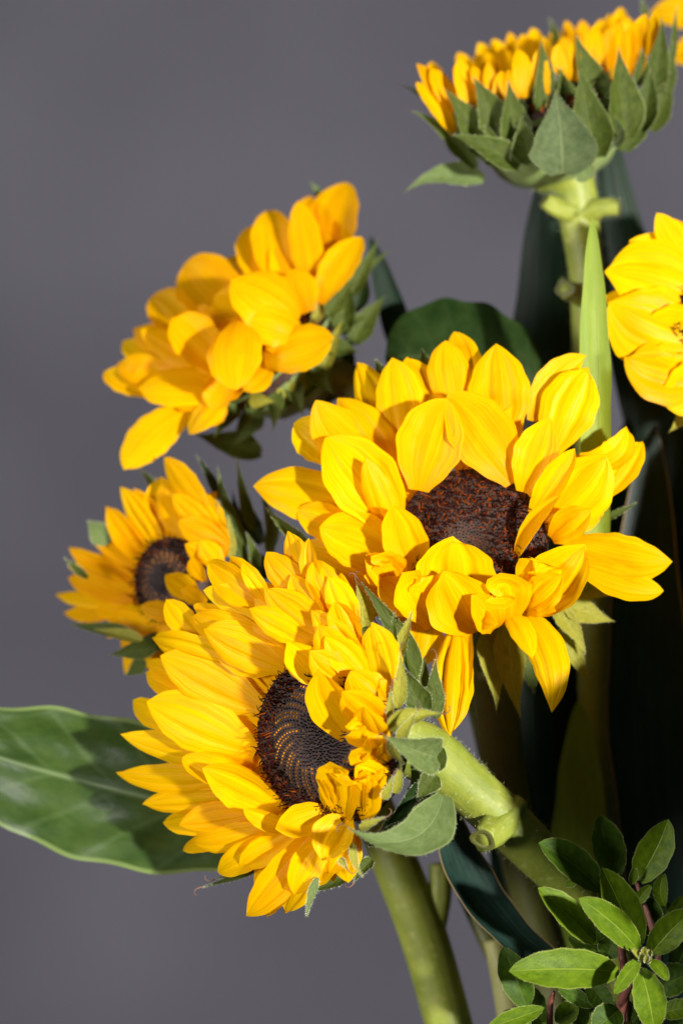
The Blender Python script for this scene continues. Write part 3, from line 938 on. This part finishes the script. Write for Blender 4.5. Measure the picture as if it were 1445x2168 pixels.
# ================================================================== upper left sunflower
K2 = Crop(180, 360, 880, 1010)
cU = pt(545, 720, 5.0)
U = thing('sunflower', pt(1180, 2300, 6), 'side-on sunflower with loose drooping petals against the grey backdrop', 'sunflower')
nU = unit((-0.62, -0.25, 0.72))
make_disc(U, cU - nU * 0.6, nU, 2.0, 'brown', 500, 8)
make_receptacle(U, cU - nU * 0.6, nU, 2.15, 1.7, 0.7, 0.1)
y0 = 5.0
petU = [
    ((1050, 470), (1135, 45), 220, 5.2, 6.6, dict(cup=.4, roll=0)), ((985, 480), (975, 98), 140, 5.0, 6.6), ((860, 520), (805, 160), 170, 4.6, 6.0, dict(cup=.4)),
    ((800, 520), (725, 230), 170, 4.9, 6.4), ((1000, 560), (930, 140), 140, 4.0, 4.9, dict(cup=-.3)), ((1020, 580), (1205, 285), 140, 3.6, 4.2, dict(cup=.5)),
    ((690, 560), (585, 380), 160, 5.6, 7.2), ((670, 680), (430, 408), 260, 4.8, 6.6, dict(cup=.35)), ((500, 760), (295, 548), 190, 5.0, 6.6),
    ((520, 800), (205, 688), 140, 4.6, 6.2), ((460, 880), (155, 735), 130, 4.6, 6.2), ((490, 950), (135, 830), 140, 4.2, 5.4), ((330, 980), (82, 880), 130, 4.4, 5.6),
    ((580, 880), (245, 700), 140, 3.9, 5.0, dict(cup=-.5)), ((600, 870), (380, 640), 200, 3.3, 4.0, dict(cup=.5)),
    ((935, 650), (640, 470), 265, 3.0, 2.8, dict(cup=-.5, arc=.2)), ((945, 720), (690, 640), 210, 2.8, 2.4, dict(cup=-.4, arc=.2)),
    ((690, 640), (660, 960), 230, 2.8, 1.4, dict(cup=-.6, arc=.18)), ((780, 825), (1092, 730), 200, 2.6, 2.0, dict(cup=-.35, arc=.08, roll=0)),
    ((620, 960), (230, 960), 190, 3.4, 4.2, dict(cup=-.4, arc=.1)), ((620, 960), (450, 1148), 130, 3.2, 3.0), ((470, 1040), (172, 1312), 165, 3.8, 3.8, dict(bend=.1, cup=-.4)),
    ((810, 850), (690, 960), 130, 2.7, 2.6), ((640, 900), (560, 1050), 130, 3.2, 3.0), ((700, 820), (480, 880), 170, 3.6, 3.9), ((880, 560), (760, 330), 150, 4.4, 5.4),
    ((760, 660), (560, 560), 190, 4.2, 5.0), ((740, 880), (650, 860), 120, 2.9, 2.8),
    ((1040, 520), (1040, 200), 170, 4.9, 6.2), ((1020, 560), (1090, 300), 150, 4.2, 5.0), ((930, 600), (880, 260), 170, 4.4, 5.4), ((980, 620), (900, 430), 150, 3.4, 3.6),
    ((800, 600), (640, 480), 200, 4.6, 5.6), ((640, 760), (420, 620), 180, 4.5, 5.4), ((560, 900), (300, 820), 150, 4.2, 5.0), ((520, 960), (200, 900), 150, 4.2, 5.0), ((620, 980), (380, 1000), 150, 3.6, 4.0), ((700, 900), (560, 980), 150, 3.3, 3.2),
    ((900, 700), (790, 780), 130, 2.8, 2.5), ((720, 740), (560, 700), 180, 3.6, 3.9), ((590, 980), (520, 1120), 110, 3.3, 3.2),
]
depth_blades(U, 'petal', K2, petU, M['petal_orange'], 13, lambda v: prof_petal(v, 0.4, 0.52, 0.95), petals=True, N=(-0.3, -1, 0.4), wk=1.08)
bractU = [
    ((1120, 720), (1128, 435), 130, 4.6, 4.2), ((1150, 560), (1282, 295), 80, 5.0, 5.2), ((1170, 760), (1318, 545), 110, 5.2, 5.4), ((1190, 480), (1355, 340), 28, 6, 6.4),
    ((1035, 880), (1125, 650), 80, 4.2, 3.8, dict(mat='bract_yellow')), ((990, 680), (1160, 490), 60, 4.2, 4.2, dict(mat='bract_yellow')), ((825, 950), (820, 1145), 80, 3.8, 3.4),
    ((770, 1240), (470, 1150), 140, 5.4, 5.2), ((920, 950), (540, 1080), 100, 4.6, 4.4), ((720, 1040), (870, 870), 80, 4.0, 3.6), ((900, 980), (830, 870), 90, 3.9, 3.4, dict(mat='bract_yellow')),
    ((1040, 900), (800, 1100), 120, 4.4, 4.2), ((1180, 620), (1230, 420), 110, 5.6, 5.8, dict(mat='dark_leaf')), ((1100, 880), (1170, 700), 130, 5.4, 5.2, dict(mat='dark_leaf')),
    ((640, 1060), (560, 1130), 80, 4.6, 4.5), ((760, 1040), (640, 1210), 120, 5.0, 5.0), ((1000, 960), (1180, 860), 150, 5.4, 5.8), ((1065, 180), (978, 42), 55, 7, 7.2, dict(mat='bract_grey')),
    ((1130, 950), (930, 1060), 170, 6, 6.2, dict(mat='bract_grey')),
    ((900, 900), (960, 1080), 90, 4.0, 3.8), ((980, 860), (1090, 980), 90, 4.0, 3.9), ((760, 980), (700, 1130), 90, 4.0, 3.8), ((680, 1020), (560, 1180), 90, 4.2, 4.0), ((1060, 780), (1200, 800), 90, 4.2, 4.2),
    ((1080, 680), (1240, 640), 90, 4.4, 4.6), ((1060, 640), (1190, 470), 90, 4.0, 4.0), ((960, 840), (1040, 700), 80, 3.8, 3.4, dict(mat='bract_yellow')), ((860, 920), (920, 830), 70, 3.6, 3.2), ((720, 1000), (830, 1010), 80, 3.6, 3.2, dict(mat='bract_yellow')), ((640, 1050), (480, 1100), 80, 4.0, 3.9),
]
depth_blades(U, 'bract', K2, bractU, M['bract'], 25, prof_bract)
so, sv, sp_ = tube('stem', U, M['stem_dark'], [cU - nU * 2.0, pt(720, 800, 5.5), pt(830, 940, 5.6), pt(960, 1250, 5.6), pt(1090, 1800, 6), pt(1180, 2300, 6)], [0.75, 0.6, 0.55, 0.5, 0.5, 0.5])

# ================================================================== small left sunflower
K4 = Crop(100, 950, 620, 1450)
cS = pt(352, 1228, 2.6)
nS = unit((-0.62, -0.74, 0.10))
Sm = thing('sunflower', pt(985, 2300, 4), 'smaller deep golden sunflower with narrow petals half hidden by a larger one', 'sunflower')
make_disc(Sm, cS, nS, 1.25, 'gold', 600, 9)
make_receptacle(Sm, cS, nS, 1.4, 1.3, 0.6)
petS = [
    ((500, 905), (50, 862), 100, 0.8), ((440, 970), (105, 968), 105, 0.4), ((570, 780), (118, 578), 120, 0.9), ((610, 710), (252, 518), 130, 1.1), ((530, 850), (130, 690), 115, 1.2),
    ((505, 900), (112, 752), 125, 0.8), ((550, 800), (128, 612), 100, 0.7), ((630, 695), (340, 338), 160, 1.2, dict(groove=.15)), ((700, 610), (438, 222), 170, 1.1, dict(groove=.15)),
    ((745, 570), (520, 232), 140, 0.7), ((810, 540), (682, 215), 160, 0.8), ((980, 420), (698, 55), 190, 0.9, dict(cup=-.4)), ((1000, 480), (740, 270), 160, 1.4),
    ((640, 1020), (265, 945), 120, 0.9), ((700, 1060), (395, 965), 160, 1.3, dict(cup=.6)), ((800, 970), (548, 925), 130, 2.4, dict(cup=-.4)),
    ((900, 890), (692, 745), 160, 2.8, dict(cup=-.3)), ((930, 780), (850, 635), 110, 2.5), ((960, 660), (808, 560), 130, 2.5), ((1070, 580), (770, 430), 180, 1.8),
    ((590, 640), (420, 420), 120, 0.6), ((480, 860), (170, 820), 110, 0.4), ((780, 1020), (640, 1090), 120, 1.2), ((860, 1000), (700, 1090), 130, 0.8), ((600, 1100), (490, 1188), 50, 0.6),
    ((940, 900), (780, 830), 110, 2.2), ((1040, 700), (900, 540), 140, 2.0), ((1050, 520), (880, 260), 170, 0.9), ((1040, 640), (980, 430), 150, 1.2),
]
face_petals(Sm, K4, cS, nS, petS, M['petal_orange'], 14, ht0=-0.5, htl=0.45)
ring_fill(Sm, cS, nS, 1.3, 26, 1.9, M['petal_orange'], 63, skip=(1, -.6, -.2))
bractS = [
    ((1160, 620), (1000, 85), 90, 2.4, 2.2), ((1210, 480), (1108, 30), 75, 3.4, 3.2), ((1230, 700), (1168, 485), 70, 2.0, 1.6), ((1200, 700), (985, 285), 75, 2.2, 1.8),
    ((1310, 640), (1300, 320), 75, 3.4, 3.6), ((1080, 640), (1060, 380), 70, 1.8, 1.6, dict(mat='bract_yellow')), ((360, 560), (235, 420), 140, 4.2, 4.6, dict(mat='bract_grey')), ((650, 260), (540, 118), 55, 4.2, 4.6),
    ((520, 1090), (115, 1028), 90, 2.6, 3.4), ((640, 1170), (365, 1218), 120, 2.6, 3.0), ((580, 1250), (455, 1335), 110, 3.2, 3.4), ((1020, 300), (868, 30), 60, 3.6, 3.8, dict(mat='dark_leaf')),
    ((1220, 760), (1080, 560), 130, 2.6, 2.4, dict(mat='dark_leaf')), ((1260, 560), (1130, 200), 120, 4.0, 4.2, dict(mat='dark_leaf')), ((1340, 560), (1250, 250), 80, 4.2, 4.4),
    ((560, 1130), (260, 1060), 90, 2.0, 2.4, dict(mat='bract_yellow')), ((700, 1150), (480, 1130), 130, 2.8, 3.0), ((1160, 600), (1090, 240), 110, 4.4, 4.6, dict(mat='dark_leaf')),
    ((240, 760), (100, 640), 50, 3.4, 3.8), ((1300, 760), (1200, 560), 120, 3.6, 3.6, dict(mat='dark_leaf')),
]
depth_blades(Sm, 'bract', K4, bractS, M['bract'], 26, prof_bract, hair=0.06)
tube('stem', Sm, M['stem'], [cS - nS * 1.3, pt(450, 1240, 4.0), pt(600, 1370, 4.4), pt(760, 1650, 4.2), pt(845, 1850, 3.8), pt(905, 2010, 3.8), pt(985, 2300, 4)], [0.6, 0.55, 0.55, 0.62, 0.68, 0.68, 0.68])

# ================================================================== top sunflower, seen from the side
K1 = Crop(820, 0, 1445, 620)
T = thing('sunflower', pt(1300, 2300, 6), 'upright sunflower seen from the side with a cup of green bracts and short petals', 'sunflower')
cT = pt(1155, 235, 5.5)
nT = unit((-0.27, -0.10, 0.95))
make_disc(T, cT, nT, 2.7, 'brown', 600, 10)
make_receptacle(T, cT, nT, 2.95, 2.0, 0.95, 0.15)
front = [((300, 600), (150, 305), 100), ((340, 540), (213, 328), 105), ((325, 650), (138, 400), 95), ((430, 570), (345, 285), 110), ((480, 500), (412, 325), 80), ((500, 520), (490, 305), 75),
         ((560, 560), (553, 345), 100), ((670, 480), (638, 238), 105), ((770, 470), (740, 235), 90), ((880, 400), (835, 205), 100), ((915, 400), (905, 195), 65), ((1045, 440), (1010, 118), 100),
         ((1105, 440), (1132, 105), 135), ((1220, 380), (1265, 65), 140), ((1160, 380), (1190, 110), 110), ((1310, 300), (1305, 48), 70), ((390, 560), (320, 320), 80), ((610, 520), (590, 340), 80)]
back = [((420, 420), (345, 255), 95), ((540, 430), (440, 212), 105), ((600, 400), (515, 188), 105), ((640, 330), (597, 158), 75), ((700, 330), (655, 168), 95), ((750, 320), (708, 133), 100),
        ((860, 330), (808, 138), 110), ((910, 280), (872, 96), 70), ((970, 300), (948, 98), 90), ((1090, 260), (1078, 66), 90), ((1150, 260), (1143, 35), 105), ((1040, 250), (1050, 90), 70), ((240, 450), (215, 300), 80), ((480, 400), (440, 260), 80)]
xs = []
for lst, sg in ((front, -1), (back, 1)):
    for b, t, w in lst:
        q = (b[0] - 790) / 640.0
        d = math.sqrt(max(0, 1 - q * q)) * 2.4
        xs.append((b, t, w, 5.5 + sg * d, 5.5 + sg * d * 1.05, dict(N=(-q * .7, -1, 0.1), mat='petal_orange')))
        if sg > 0: xs.append(((b[0] + 30, b[1] - 10), (t[0] + 36, t[1] + 45), w * .9, 5.5 + sg * d * .8, 5.5 + sg * d * .8, dict(N=(-q * .7, -1, 0.1), mat='petal_orange')))
depth_blades(T, 'petal', K1, xs, M['petal_orange'], 15, lambda v: prof_petal(v, 0.5, 0.45, 1.0), petals=True, ruffle=.02)
bractT = [
    ((430, 830), (42, 408), 95, 5.2, 5.0, dict(bend=.16)), ((430, 820), (105, 535), 110, 4.2, 3.8, dict(bend=.10)), ((420, 760), (165, 505), 90, 4.8, 4.4), ((520, 760), (278, 425), 190, 3.8, 3.2),
    ((570, 730), (405, 365), 190, 3.4, 3.0), ((640, 740), (588, 382), 170, 3.1, 2.6), ((715, 590), (700, 282), 110, 3.6, 3.2), ((785, 620), (748, 185), 150, 3.2, 2.8, dict()),
    ((900, 600), (835, 320), 150, 3.3, 3.0), ((855, 850), (815, 430), 350, 2.4, 1.8, dict(mat='bract_dull', cup=.5, roll=0, twist=0, bend=.03)), ((1030, 770), (942, 322), 225, 2.8, 2.3, dict()),
    ((1040, 520), (918, 160), 170, 3.3, 2.9), ((1165, 680), (1128, 222), 215, 3.0, 2.6, dict()), ((1270, 490), (1338, 75), 130, 3.8, 3.8), ((1370, 460), (1402, 195), 80, 4.6, 4.6),
    ((1150, 740), (1368, 395), 170, 3.6, 3.6, dict(bend=-.12)), ((1385, 330), (1412, 15), 42, 5.2, 5.2), ((640, 820), (300, 655), 140, 2.9, 2.4, dict(bend=.05)), ((470, 880), (78, 945), 120, 4.6, 4.2, dict(bend=.18, mat='bract_grey')),
    ((1230, 420), (1240, 230), 90, 3.6, 3.4), ((600, 640), (520, 480), 150, 3.8, 3.6), ((980, 880), (900, 780), 120, 3.2, 3.0, dict(mat='bract_grey')), ((480, 640), (330, 500), 120, 4.2, 4.0),
    ((840, 240), (785, 82), 45, 7.6, 7.8), ((1260, 90), (1240, -10), 30, 7.2, 7.4), ((980, 560), (880, 330), 160, 3.7, 3.4), ((1350, 420), (1330, 200), 110, 5.2, 5.2),
    ((1290, 640), (1400, 360), 120, 4.8, 4.8),
]
bractT += [((700, 800), (655, 560), 150, 2.7, 2.3), ((560, 820), (470, 600), 150, 3.0, 2.6), ((960, 700), (1010, 420), 150, 2.9, 2.6), ((1110, 720), (1060, 500), 150, 2.9, 2.6, dict(mat='bract_dull')),
           ((1240, 640), (1290, 330), 150, 3.4, 3.2), ((380, 760), (230, 600), 110, 4.6, 4.4), ((650, 640), (630, 430), 120, 3.4, 3.2), ((860, 560), (900, 330), 110, 3.5, 3.3), ((1100, 480), (1105, 300), 100, 3.6, 3.4)]
depth_blades(T, 'bract', K1, bractT, M['bract'], 27, prof_bract, hair=0.06)
so, sv, sp_ = tube('stem', T, M['stem'], [cT - nT * 1.8, pt(1215, 400, 5.6), pt(1230, 500, 5.7), pt(1244, 640, 5.8), pt(1250, 1000, 6), pt(1262, 1600, 6), pt(1300, 2300, 6)], [1.05, .62, .56, .52, .5, .5, .5], nseg=60)
stem_hairs(so, sv, sp_, 18, 1800, 0.17, 7)
stub(T, [pt(1235, 455, 5.4), pt(1275, 440, 5.0), pt(1308, 440, 4.9)], [.36, .24, .26], 3)
stub(T, [pt(1205, 450, 5.3), pt(1170, 436, 5.1), pt(1152, 424, 5.0)], [.36, .26, .20], 4)
stub(T, [pt(1245, 630, 5.4), pt(1215, 620, 4.9), pt(1195, 610, 4.4)], [.32, .28, .30], 5)

# ================================================================== right sunflower, cut by the frame
Rr = thing('sunflower', pt(1500, 2300, 3), 'broad-petalled golden sunflower reaching in beside the upright stems', 'sunflower')
cR = pt(1545, 690, 1.5)
nR = unit((0.05, -0.98, 0.12))
make_disc(Rr, cR, nR, 1.7, 'brown', 700, 12)
make_receptacle(Rr, cR, nR, 1.9, 1.4, 0.7)
petR = [
    ((1480, 590), (1388, 452), 70, 1.0), ((1490, 600), (1400, 460), 75, .5), ((1500, 640), (1278, 575), 175, 1.2, dict(cup=-.35, bend=.10, roll=0)), ((1460, 630), (1273, 630), 60, .3), ((1490, 720), (1288, 640), 190, 1.8, dict(cup=-.3, bend=-.12, roll=0)),
    ((1500, 790), (1320, 755), 150, 2.2, dict(cup=-.3, bend=-.10, notch=.08)), ((1490, 770), (1335, 790), 110, 1.2), ((1520, 790), (1400, 850), 120, 1.4), ((1500, 620), (1330, 510), 140, .6), ((1540, 820), (1500, 960), 150, .6), ((1600, 800), (1680, 930), 150, .6),
    ((1640, 720), (1840, 760), 150, .6), ((1640, 650), (1830, 560), 150, .6), ((1590, 590), (1660, 420), 150, .6), ((1540, 580), (1530, 400), 150, .6), ((1500, 740), (1350, 700), 150, 1.3), ((1560, 780), (1560, 940), 140, 1.2), ((1620, 600), (1760, 460), 140, 1.1), ((1630, 760), (1790, 870), 140, 1.1),
]
face_petals(Rr, FULL, cR, nR, petR, M['petal'], 16)
depth_blades(Rr, 'bract', FULL, [((1470, 850), (1412, 918), 40, 1.6, 1.6, dict(mat='bract_yellow')), ((1480, 840), (1425, 870), 30, 1.4, 1.2)], M['bract'], 28, prof_bract)
tube('stem', Rr, M['stem_dark'], [cR - nR * 1.4, pt(1540, 1000, 3.5), pt(1500, 1600, 3.5), pt(1500, 2300, 3)], [.7, .55, .5, .5])

# flower beyond the frame at the top right: only a petal reaches in
X = thing('sunflower', pt(1640, 2300, 9), 'far sunflower of which only golden petals show past the tips of the green bracts', 'sunflower')
cX = pt(1600, 60, 9.5)
make_disc(X, cX, unit((-0.2, -0.9, 0.3)), 1.6, 'brown', 300, 14)
petX = [((1540, 50), (1372, 25), 75, .6, dict(bend=.05)), ((1540, 80), (1420, 130), 70, 0), ((1560, 20), (1470, -90), 110, .6), ((1620, 0), (1620, -150), 110, .6), ((1660, 40), (1800, -40), 110, .6), ((1660, 90), (1800, 150), 110, .6), ((1600, 130), (1600, 270), 110, .4)]
face_petals(X, FULL, cX, unit((-0.2, -0.9, 0.3)), petX, M['petal_orange'], 17)
tube('stem', X, M['stem_dark'], [cX + v3(0, .3, 0), pt(1620, 300, 10), pt(1640, 1200, 10), pt(1640, 2300, 9)], [.6, .5, .5, .5])

# ================================================================== long strap leaves and other foliage
def foliage(name, label, cat, spec, mat, prof, seed, group=None, **k):
    b, t, w, yb, yt = spec[:5]
    over = dict(spec[5]) if len(spec) > 5 else {}
    o = depth_blades(None, name, FULL, [(b, t, w, yb, yt, over)], M[mat], seed, prof, nu=13, nv=40, **k)[0]
    o['label'] = label
    o['category'] = cat
    if group: o['group'] = group
    return o

straight = dict(arc=0.0, roll=0.0, twist=0.0, bend=0.0, tipcurl=0, wavy=.02, ruffle=.005)
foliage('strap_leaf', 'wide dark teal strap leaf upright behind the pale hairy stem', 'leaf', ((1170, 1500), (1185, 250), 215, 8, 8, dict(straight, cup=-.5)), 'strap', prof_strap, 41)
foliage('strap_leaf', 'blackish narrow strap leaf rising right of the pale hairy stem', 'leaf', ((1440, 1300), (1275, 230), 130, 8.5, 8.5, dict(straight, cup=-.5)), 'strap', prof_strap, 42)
foliage('strap_leaf', 'lime green pointed blade standing in front of the upright stem', 'leaf', ((1262, 1250), (1253, 460), 74, 0.2, 0.2, dict(straight, cup=.6, bend=0.0, fold=.15)), 'strap_lime', prof_strap, 43)
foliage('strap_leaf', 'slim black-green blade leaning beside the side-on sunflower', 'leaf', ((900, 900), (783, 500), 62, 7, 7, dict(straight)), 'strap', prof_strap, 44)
foliage('round_leaf', 'rounded dark green leaf arching behind the top petals of the central sunflower', 'leaf', ((1130, 830), (815, 760), 300, 3.8, 4.4, dict(bend=.10, cup=-.5, arc=.06, roll=0, twist=0)), 'dark_leaf', prof_oval, 45)
foliage('strap_leaf', 'dark blade with thin brown edge curving under the hairy slanting stem', 'leaf', ((1240, 2090), (938, 1640), 105, -.6, .6, dict(bend=-.20, cup=.5, roll=-.5, twist=.7, arc=.05, tipcurl=0)), 'strap_edge', prof_strap, 46)
foliage('broad_leaf', 'tall dark leaf with pale edge hanging at the shaded side of the bouquet', 'leaf', ((1470, 2250), (1385, 900), 190, 4.5, 5, dict(straight, cup=.4, bend=-.05)), 'strap_edge', prof_strap, 47)
foliage('strap_leaf', 'soft bright green blade showing low in the dark gap behind the sprig', 'leaf', ((1230, 2250), (1225, 1480), 130, 5.0, 5.0, dict(straight)), 'strap_lime', prof_strap, 48)
k = 0
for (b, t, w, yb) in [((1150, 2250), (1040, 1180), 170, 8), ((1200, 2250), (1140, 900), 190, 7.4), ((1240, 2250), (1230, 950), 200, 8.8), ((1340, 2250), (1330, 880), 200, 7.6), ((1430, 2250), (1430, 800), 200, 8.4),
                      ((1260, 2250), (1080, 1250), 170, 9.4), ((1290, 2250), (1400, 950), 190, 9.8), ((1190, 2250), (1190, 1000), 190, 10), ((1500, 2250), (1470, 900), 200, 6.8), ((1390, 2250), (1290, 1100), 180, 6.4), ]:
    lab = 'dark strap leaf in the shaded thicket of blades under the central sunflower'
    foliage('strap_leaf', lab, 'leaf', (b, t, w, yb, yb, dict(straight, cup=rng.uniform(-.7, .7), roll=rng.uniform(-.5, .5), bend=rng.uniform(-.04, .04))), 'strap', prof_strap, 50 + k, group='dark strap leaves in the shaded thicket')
    k += 1
# added leaves, unseen past the frame, that block the key light from the right
for i, (x, y, w, top, *bz) in enumerate([(11.4, 2.2, 4.6, 0.5), (11.4, -0.8, 4.8, -1.0), (11.2, -3.8, 4.8, -2.6), (10.9, -6.4, 3.8, -3.8), (14.0, -2.0, 5.0, 2.5), (13.6, 2.5, 5.0, 3.0), (10.5, -8.9, 3.4, -4.0, -10.8)]):
    pos, faces, uv = blade_geo(v3(x - (0.3 if bz else 1.5), y + 1, bz[0] if bz else -19), v3(x, y, top), w, v3(1, -0.45, 0.1), prof_oval, arc=.03, cup=.3, roll=rng.uniform(-.2, .2), twist=.2, ruffle=.03, wavy=.04, nu=13, nv=30, seed=900 + i)
    o = make_mesh('broad_leaf', pos, faces, M['dark_leaf'], None, uv)
    o['label'] = 'unseen broad dark leaf added past the frame to block the key light'
    o['category'] = 'leaf'
    o['group'] = 'unseen leaves added to shade the bouquet'

# two more cut stems
st2 = thing('cut_stem', pt(1100, 2300, 4.2), 'pale yellowish bare stem standing behind the leafy sprig', 'stem')
tube('stem', st2, M['stem_pale'], [pt(1045, 1990, 4.0), pt(1062, 2060, 4.0), pt(1085, 2170, 4.1), pt(1100, 2300, 4.2)], [.30, .36, .42, .42], nseg=24)
tube('side_shoot', st2, M['stem_dark'], [pt(1062, 2050, 4.1), pt(1030, 1990, 4.3), pt(985, 1895, 4.6)], [.3, .27, .24], nseg=16)
tube('side_shoot', Sm, M['stem'], [pt(905, 2000, 3.8), pt(925, 1930, 3.8), pt(932, 1880, 3.7), pt(928, 1828, 3.7)], [.42, .36, .33, .28], nseg=24)

# ================================================================== leafy sprig
K6 = Crop(1040, 1680, 1445, 2168)
G = thing('greenery_sprig', pt(1310, 2300, -2.5), 'leafy bright green sprig with reddish stems and pointed oval leaves', 'foliage')
spr = [
    ((1110, 1195), (652, 792), 210, -4.2, -5.2, dict(bend=.05)), ((840, 745), (355, 375), 260, -2.6, -3.4, dict(mat='sprig_dark')), ((780, 1125), (350, 712), 235, -3.0, -3.8, {}), ((1115, 1170), (828, 560), 275, -3.5, -4.3, dict(mat='sprig_leaf')),
    ((965, 1352), (112, 1352), 285, -4.2, -5.6, dict(bend=.02, cup=.25)), ((950, 650), (812, 160), 280, -1.8, -2.0, dict(mat='sprig_dark')), ((1090, 670), (1330, 200), 265, -2.2, -2.6, {}), ((1200, 1218), (1520, 890), 235, -4.2, -4.6, {}),
    ((1120, 1250), (918, 1515), 125, -5.0, -5.8, {}), ((1180, 1260), (1325, 1418), 105, -5.0, -5.6, {}), ((1115, 1310), (1225, 1810), 245, -4.8, -5.6, {}), ((1230, 1480), (1520, 1360), 240, -3.6, -3.8, dict(mat='sprig_dark')),
    ((1270, 1660), (1520, 1600), 150, -3.2, -3.4, {}), ((720, 1420), (905, 1660), 170, -3.2, -3.4, dict(mat='sprig_dark')), ((500, 1470), (775, 1612), 110, -3.0, -3.2, dict(mat='sprig_dark')), ((960, 1630), (760, 1790), 230, -4.0, -4.4, dict(mat='sprig_dark')),
    ((980, 1180), (580, 1080), 250, -2.6, -2.6, dict(mat='sprig_dark')), ((1080, 850), (1202, 690), 90, -2.6, -2.8, {}), ((1310, 850), (1308, 600), 110, -2.6, -2.8, dict(bend=-.2)), ((1220, 1090), (1180, 770), 180, -2.4, -2.4, dict(mat='sprig_dark')),
    ((1330, 940), (1445, 770), 85, -2.8, -3.0, {}), ((-30, 1770), (400, 1618), 140, -3.4, -3.6, {}), ((270, 1620), (85, 1158), 230, -2.0, -2.2, dict(mat='sprig_dark')), ((480, 1720), (650, 1580), 160, -2.6, -2.8, {}),
    ((950, 720), (935, 600), 70, -2.4, -2.5, {}), ((1060, 690), (1080, 560), 70, -2.4, -2.6, {}), ((1290, 760), (1170, 620), 110, -2.0, -2.1, dict(mat='sprig_dark')), ((860, 1240), (940, 1090), 180, -2.8, -3.0, dict(mat='sprig_dark')),
    ((400, 1750), (200, 1420), 210, -1.6, -1.8, dict(mat='sprig_dark')), ((1350, 1100), (1300, 800), 170, -2.0, -2.0, dict(mat='sprig_dark')), ((1400, 1350), (1480, 1100), 200, -2.2, -2.2, dict(mat='sprig_dark')), ((700, 1760), (560, 1500), 200, -1.8, -1.8, dict(mat='sprig_dark')),
    ((880, 1760), (740, 1560), 170, -2.6, -2.7, dict(mat='sprig_dark')), ((1080, 1800), (1000, 1560), 140, -2.8, -2.9, dict(mat='sprig_dark')), ((560, 700), (640, 660), 60, -2.2, -2.3, {}), ((300, 1790), (90, 1640), 150, -2.8, -2.9, {}),
    ((1390, 1800), (1480, 1640), 170, -2.6, -2.6, dict(mat='sprig_dark')), ((1300, 560), (1270, 400), 110, -1.4, -1.4, dict(mat='sprig_dark')), ((1420, 960), (1500, 780), 120, -2.2, -2.3, {}),
]
depth_blades(G, 'leaf', K6, spr, M['sprig_leaf'], 29, prof_leaf, hair=0.03, N=(0.1, -1, 0.35), groove=0, cup=.3, fold=.16)
def k6(x, y, d): return pt(*K6((x, y)), d)
tube('stem', G, M['stem_red'], [k6(960, 2250, -2.5), k6(975, 1650, -3.6), k6(1050, 1420, -4.2), k6(1130, 1230, -4.6)], [.16, .14, .12, .09], nseg=24)
tube('stem', G, M['stem_red'], [k6(1010, 1900, -2.6), k6(1000, 1330, -3.2), k6(980, 1180, -3.2), k6(960, 650, -2.0)], [.13, .12, .11, .07], nseg=24)
tube('stem', G, M['stem_red'], [k6(1200, 2100, -2.6), k6(1260, 1280, -3.0), k6(1240, 1100, -2.8), k6(1090, 660, -2.3)], [.13, .12, .11, .06], nseg=24)
tube('stem', G, M['stem_red'], [k6(440, 2200, -2.0), k6(440, 1650, -2.4), k6(470, 1500, -2.8)], [.10, .09, .05], nseg=16)
depth_blades(G, 'bud', K6, [((1130, 1250), (1060, 1170), 60, -4.7, -5.2), ((1150, 1240), (1160, 1150), 60, -4.8, -5.3), ((1180, 1240), (1200, 1170), 50, -4.8, -5.2), ((1180, 1260), (1215, 1260), 55, -4.9, -5.3), ((1140, 1260), (1130, 1200), 55, -5.0, -5.6), ((1165, 1265), (1170, 1215), 50, -5.1, -5.7)],
             M['bract_yellow'], 30, prof_leaf, hair=.05, cup=1.0)

for o in list(bpy.data.objects):
    if '_o' in o: del o['_o']
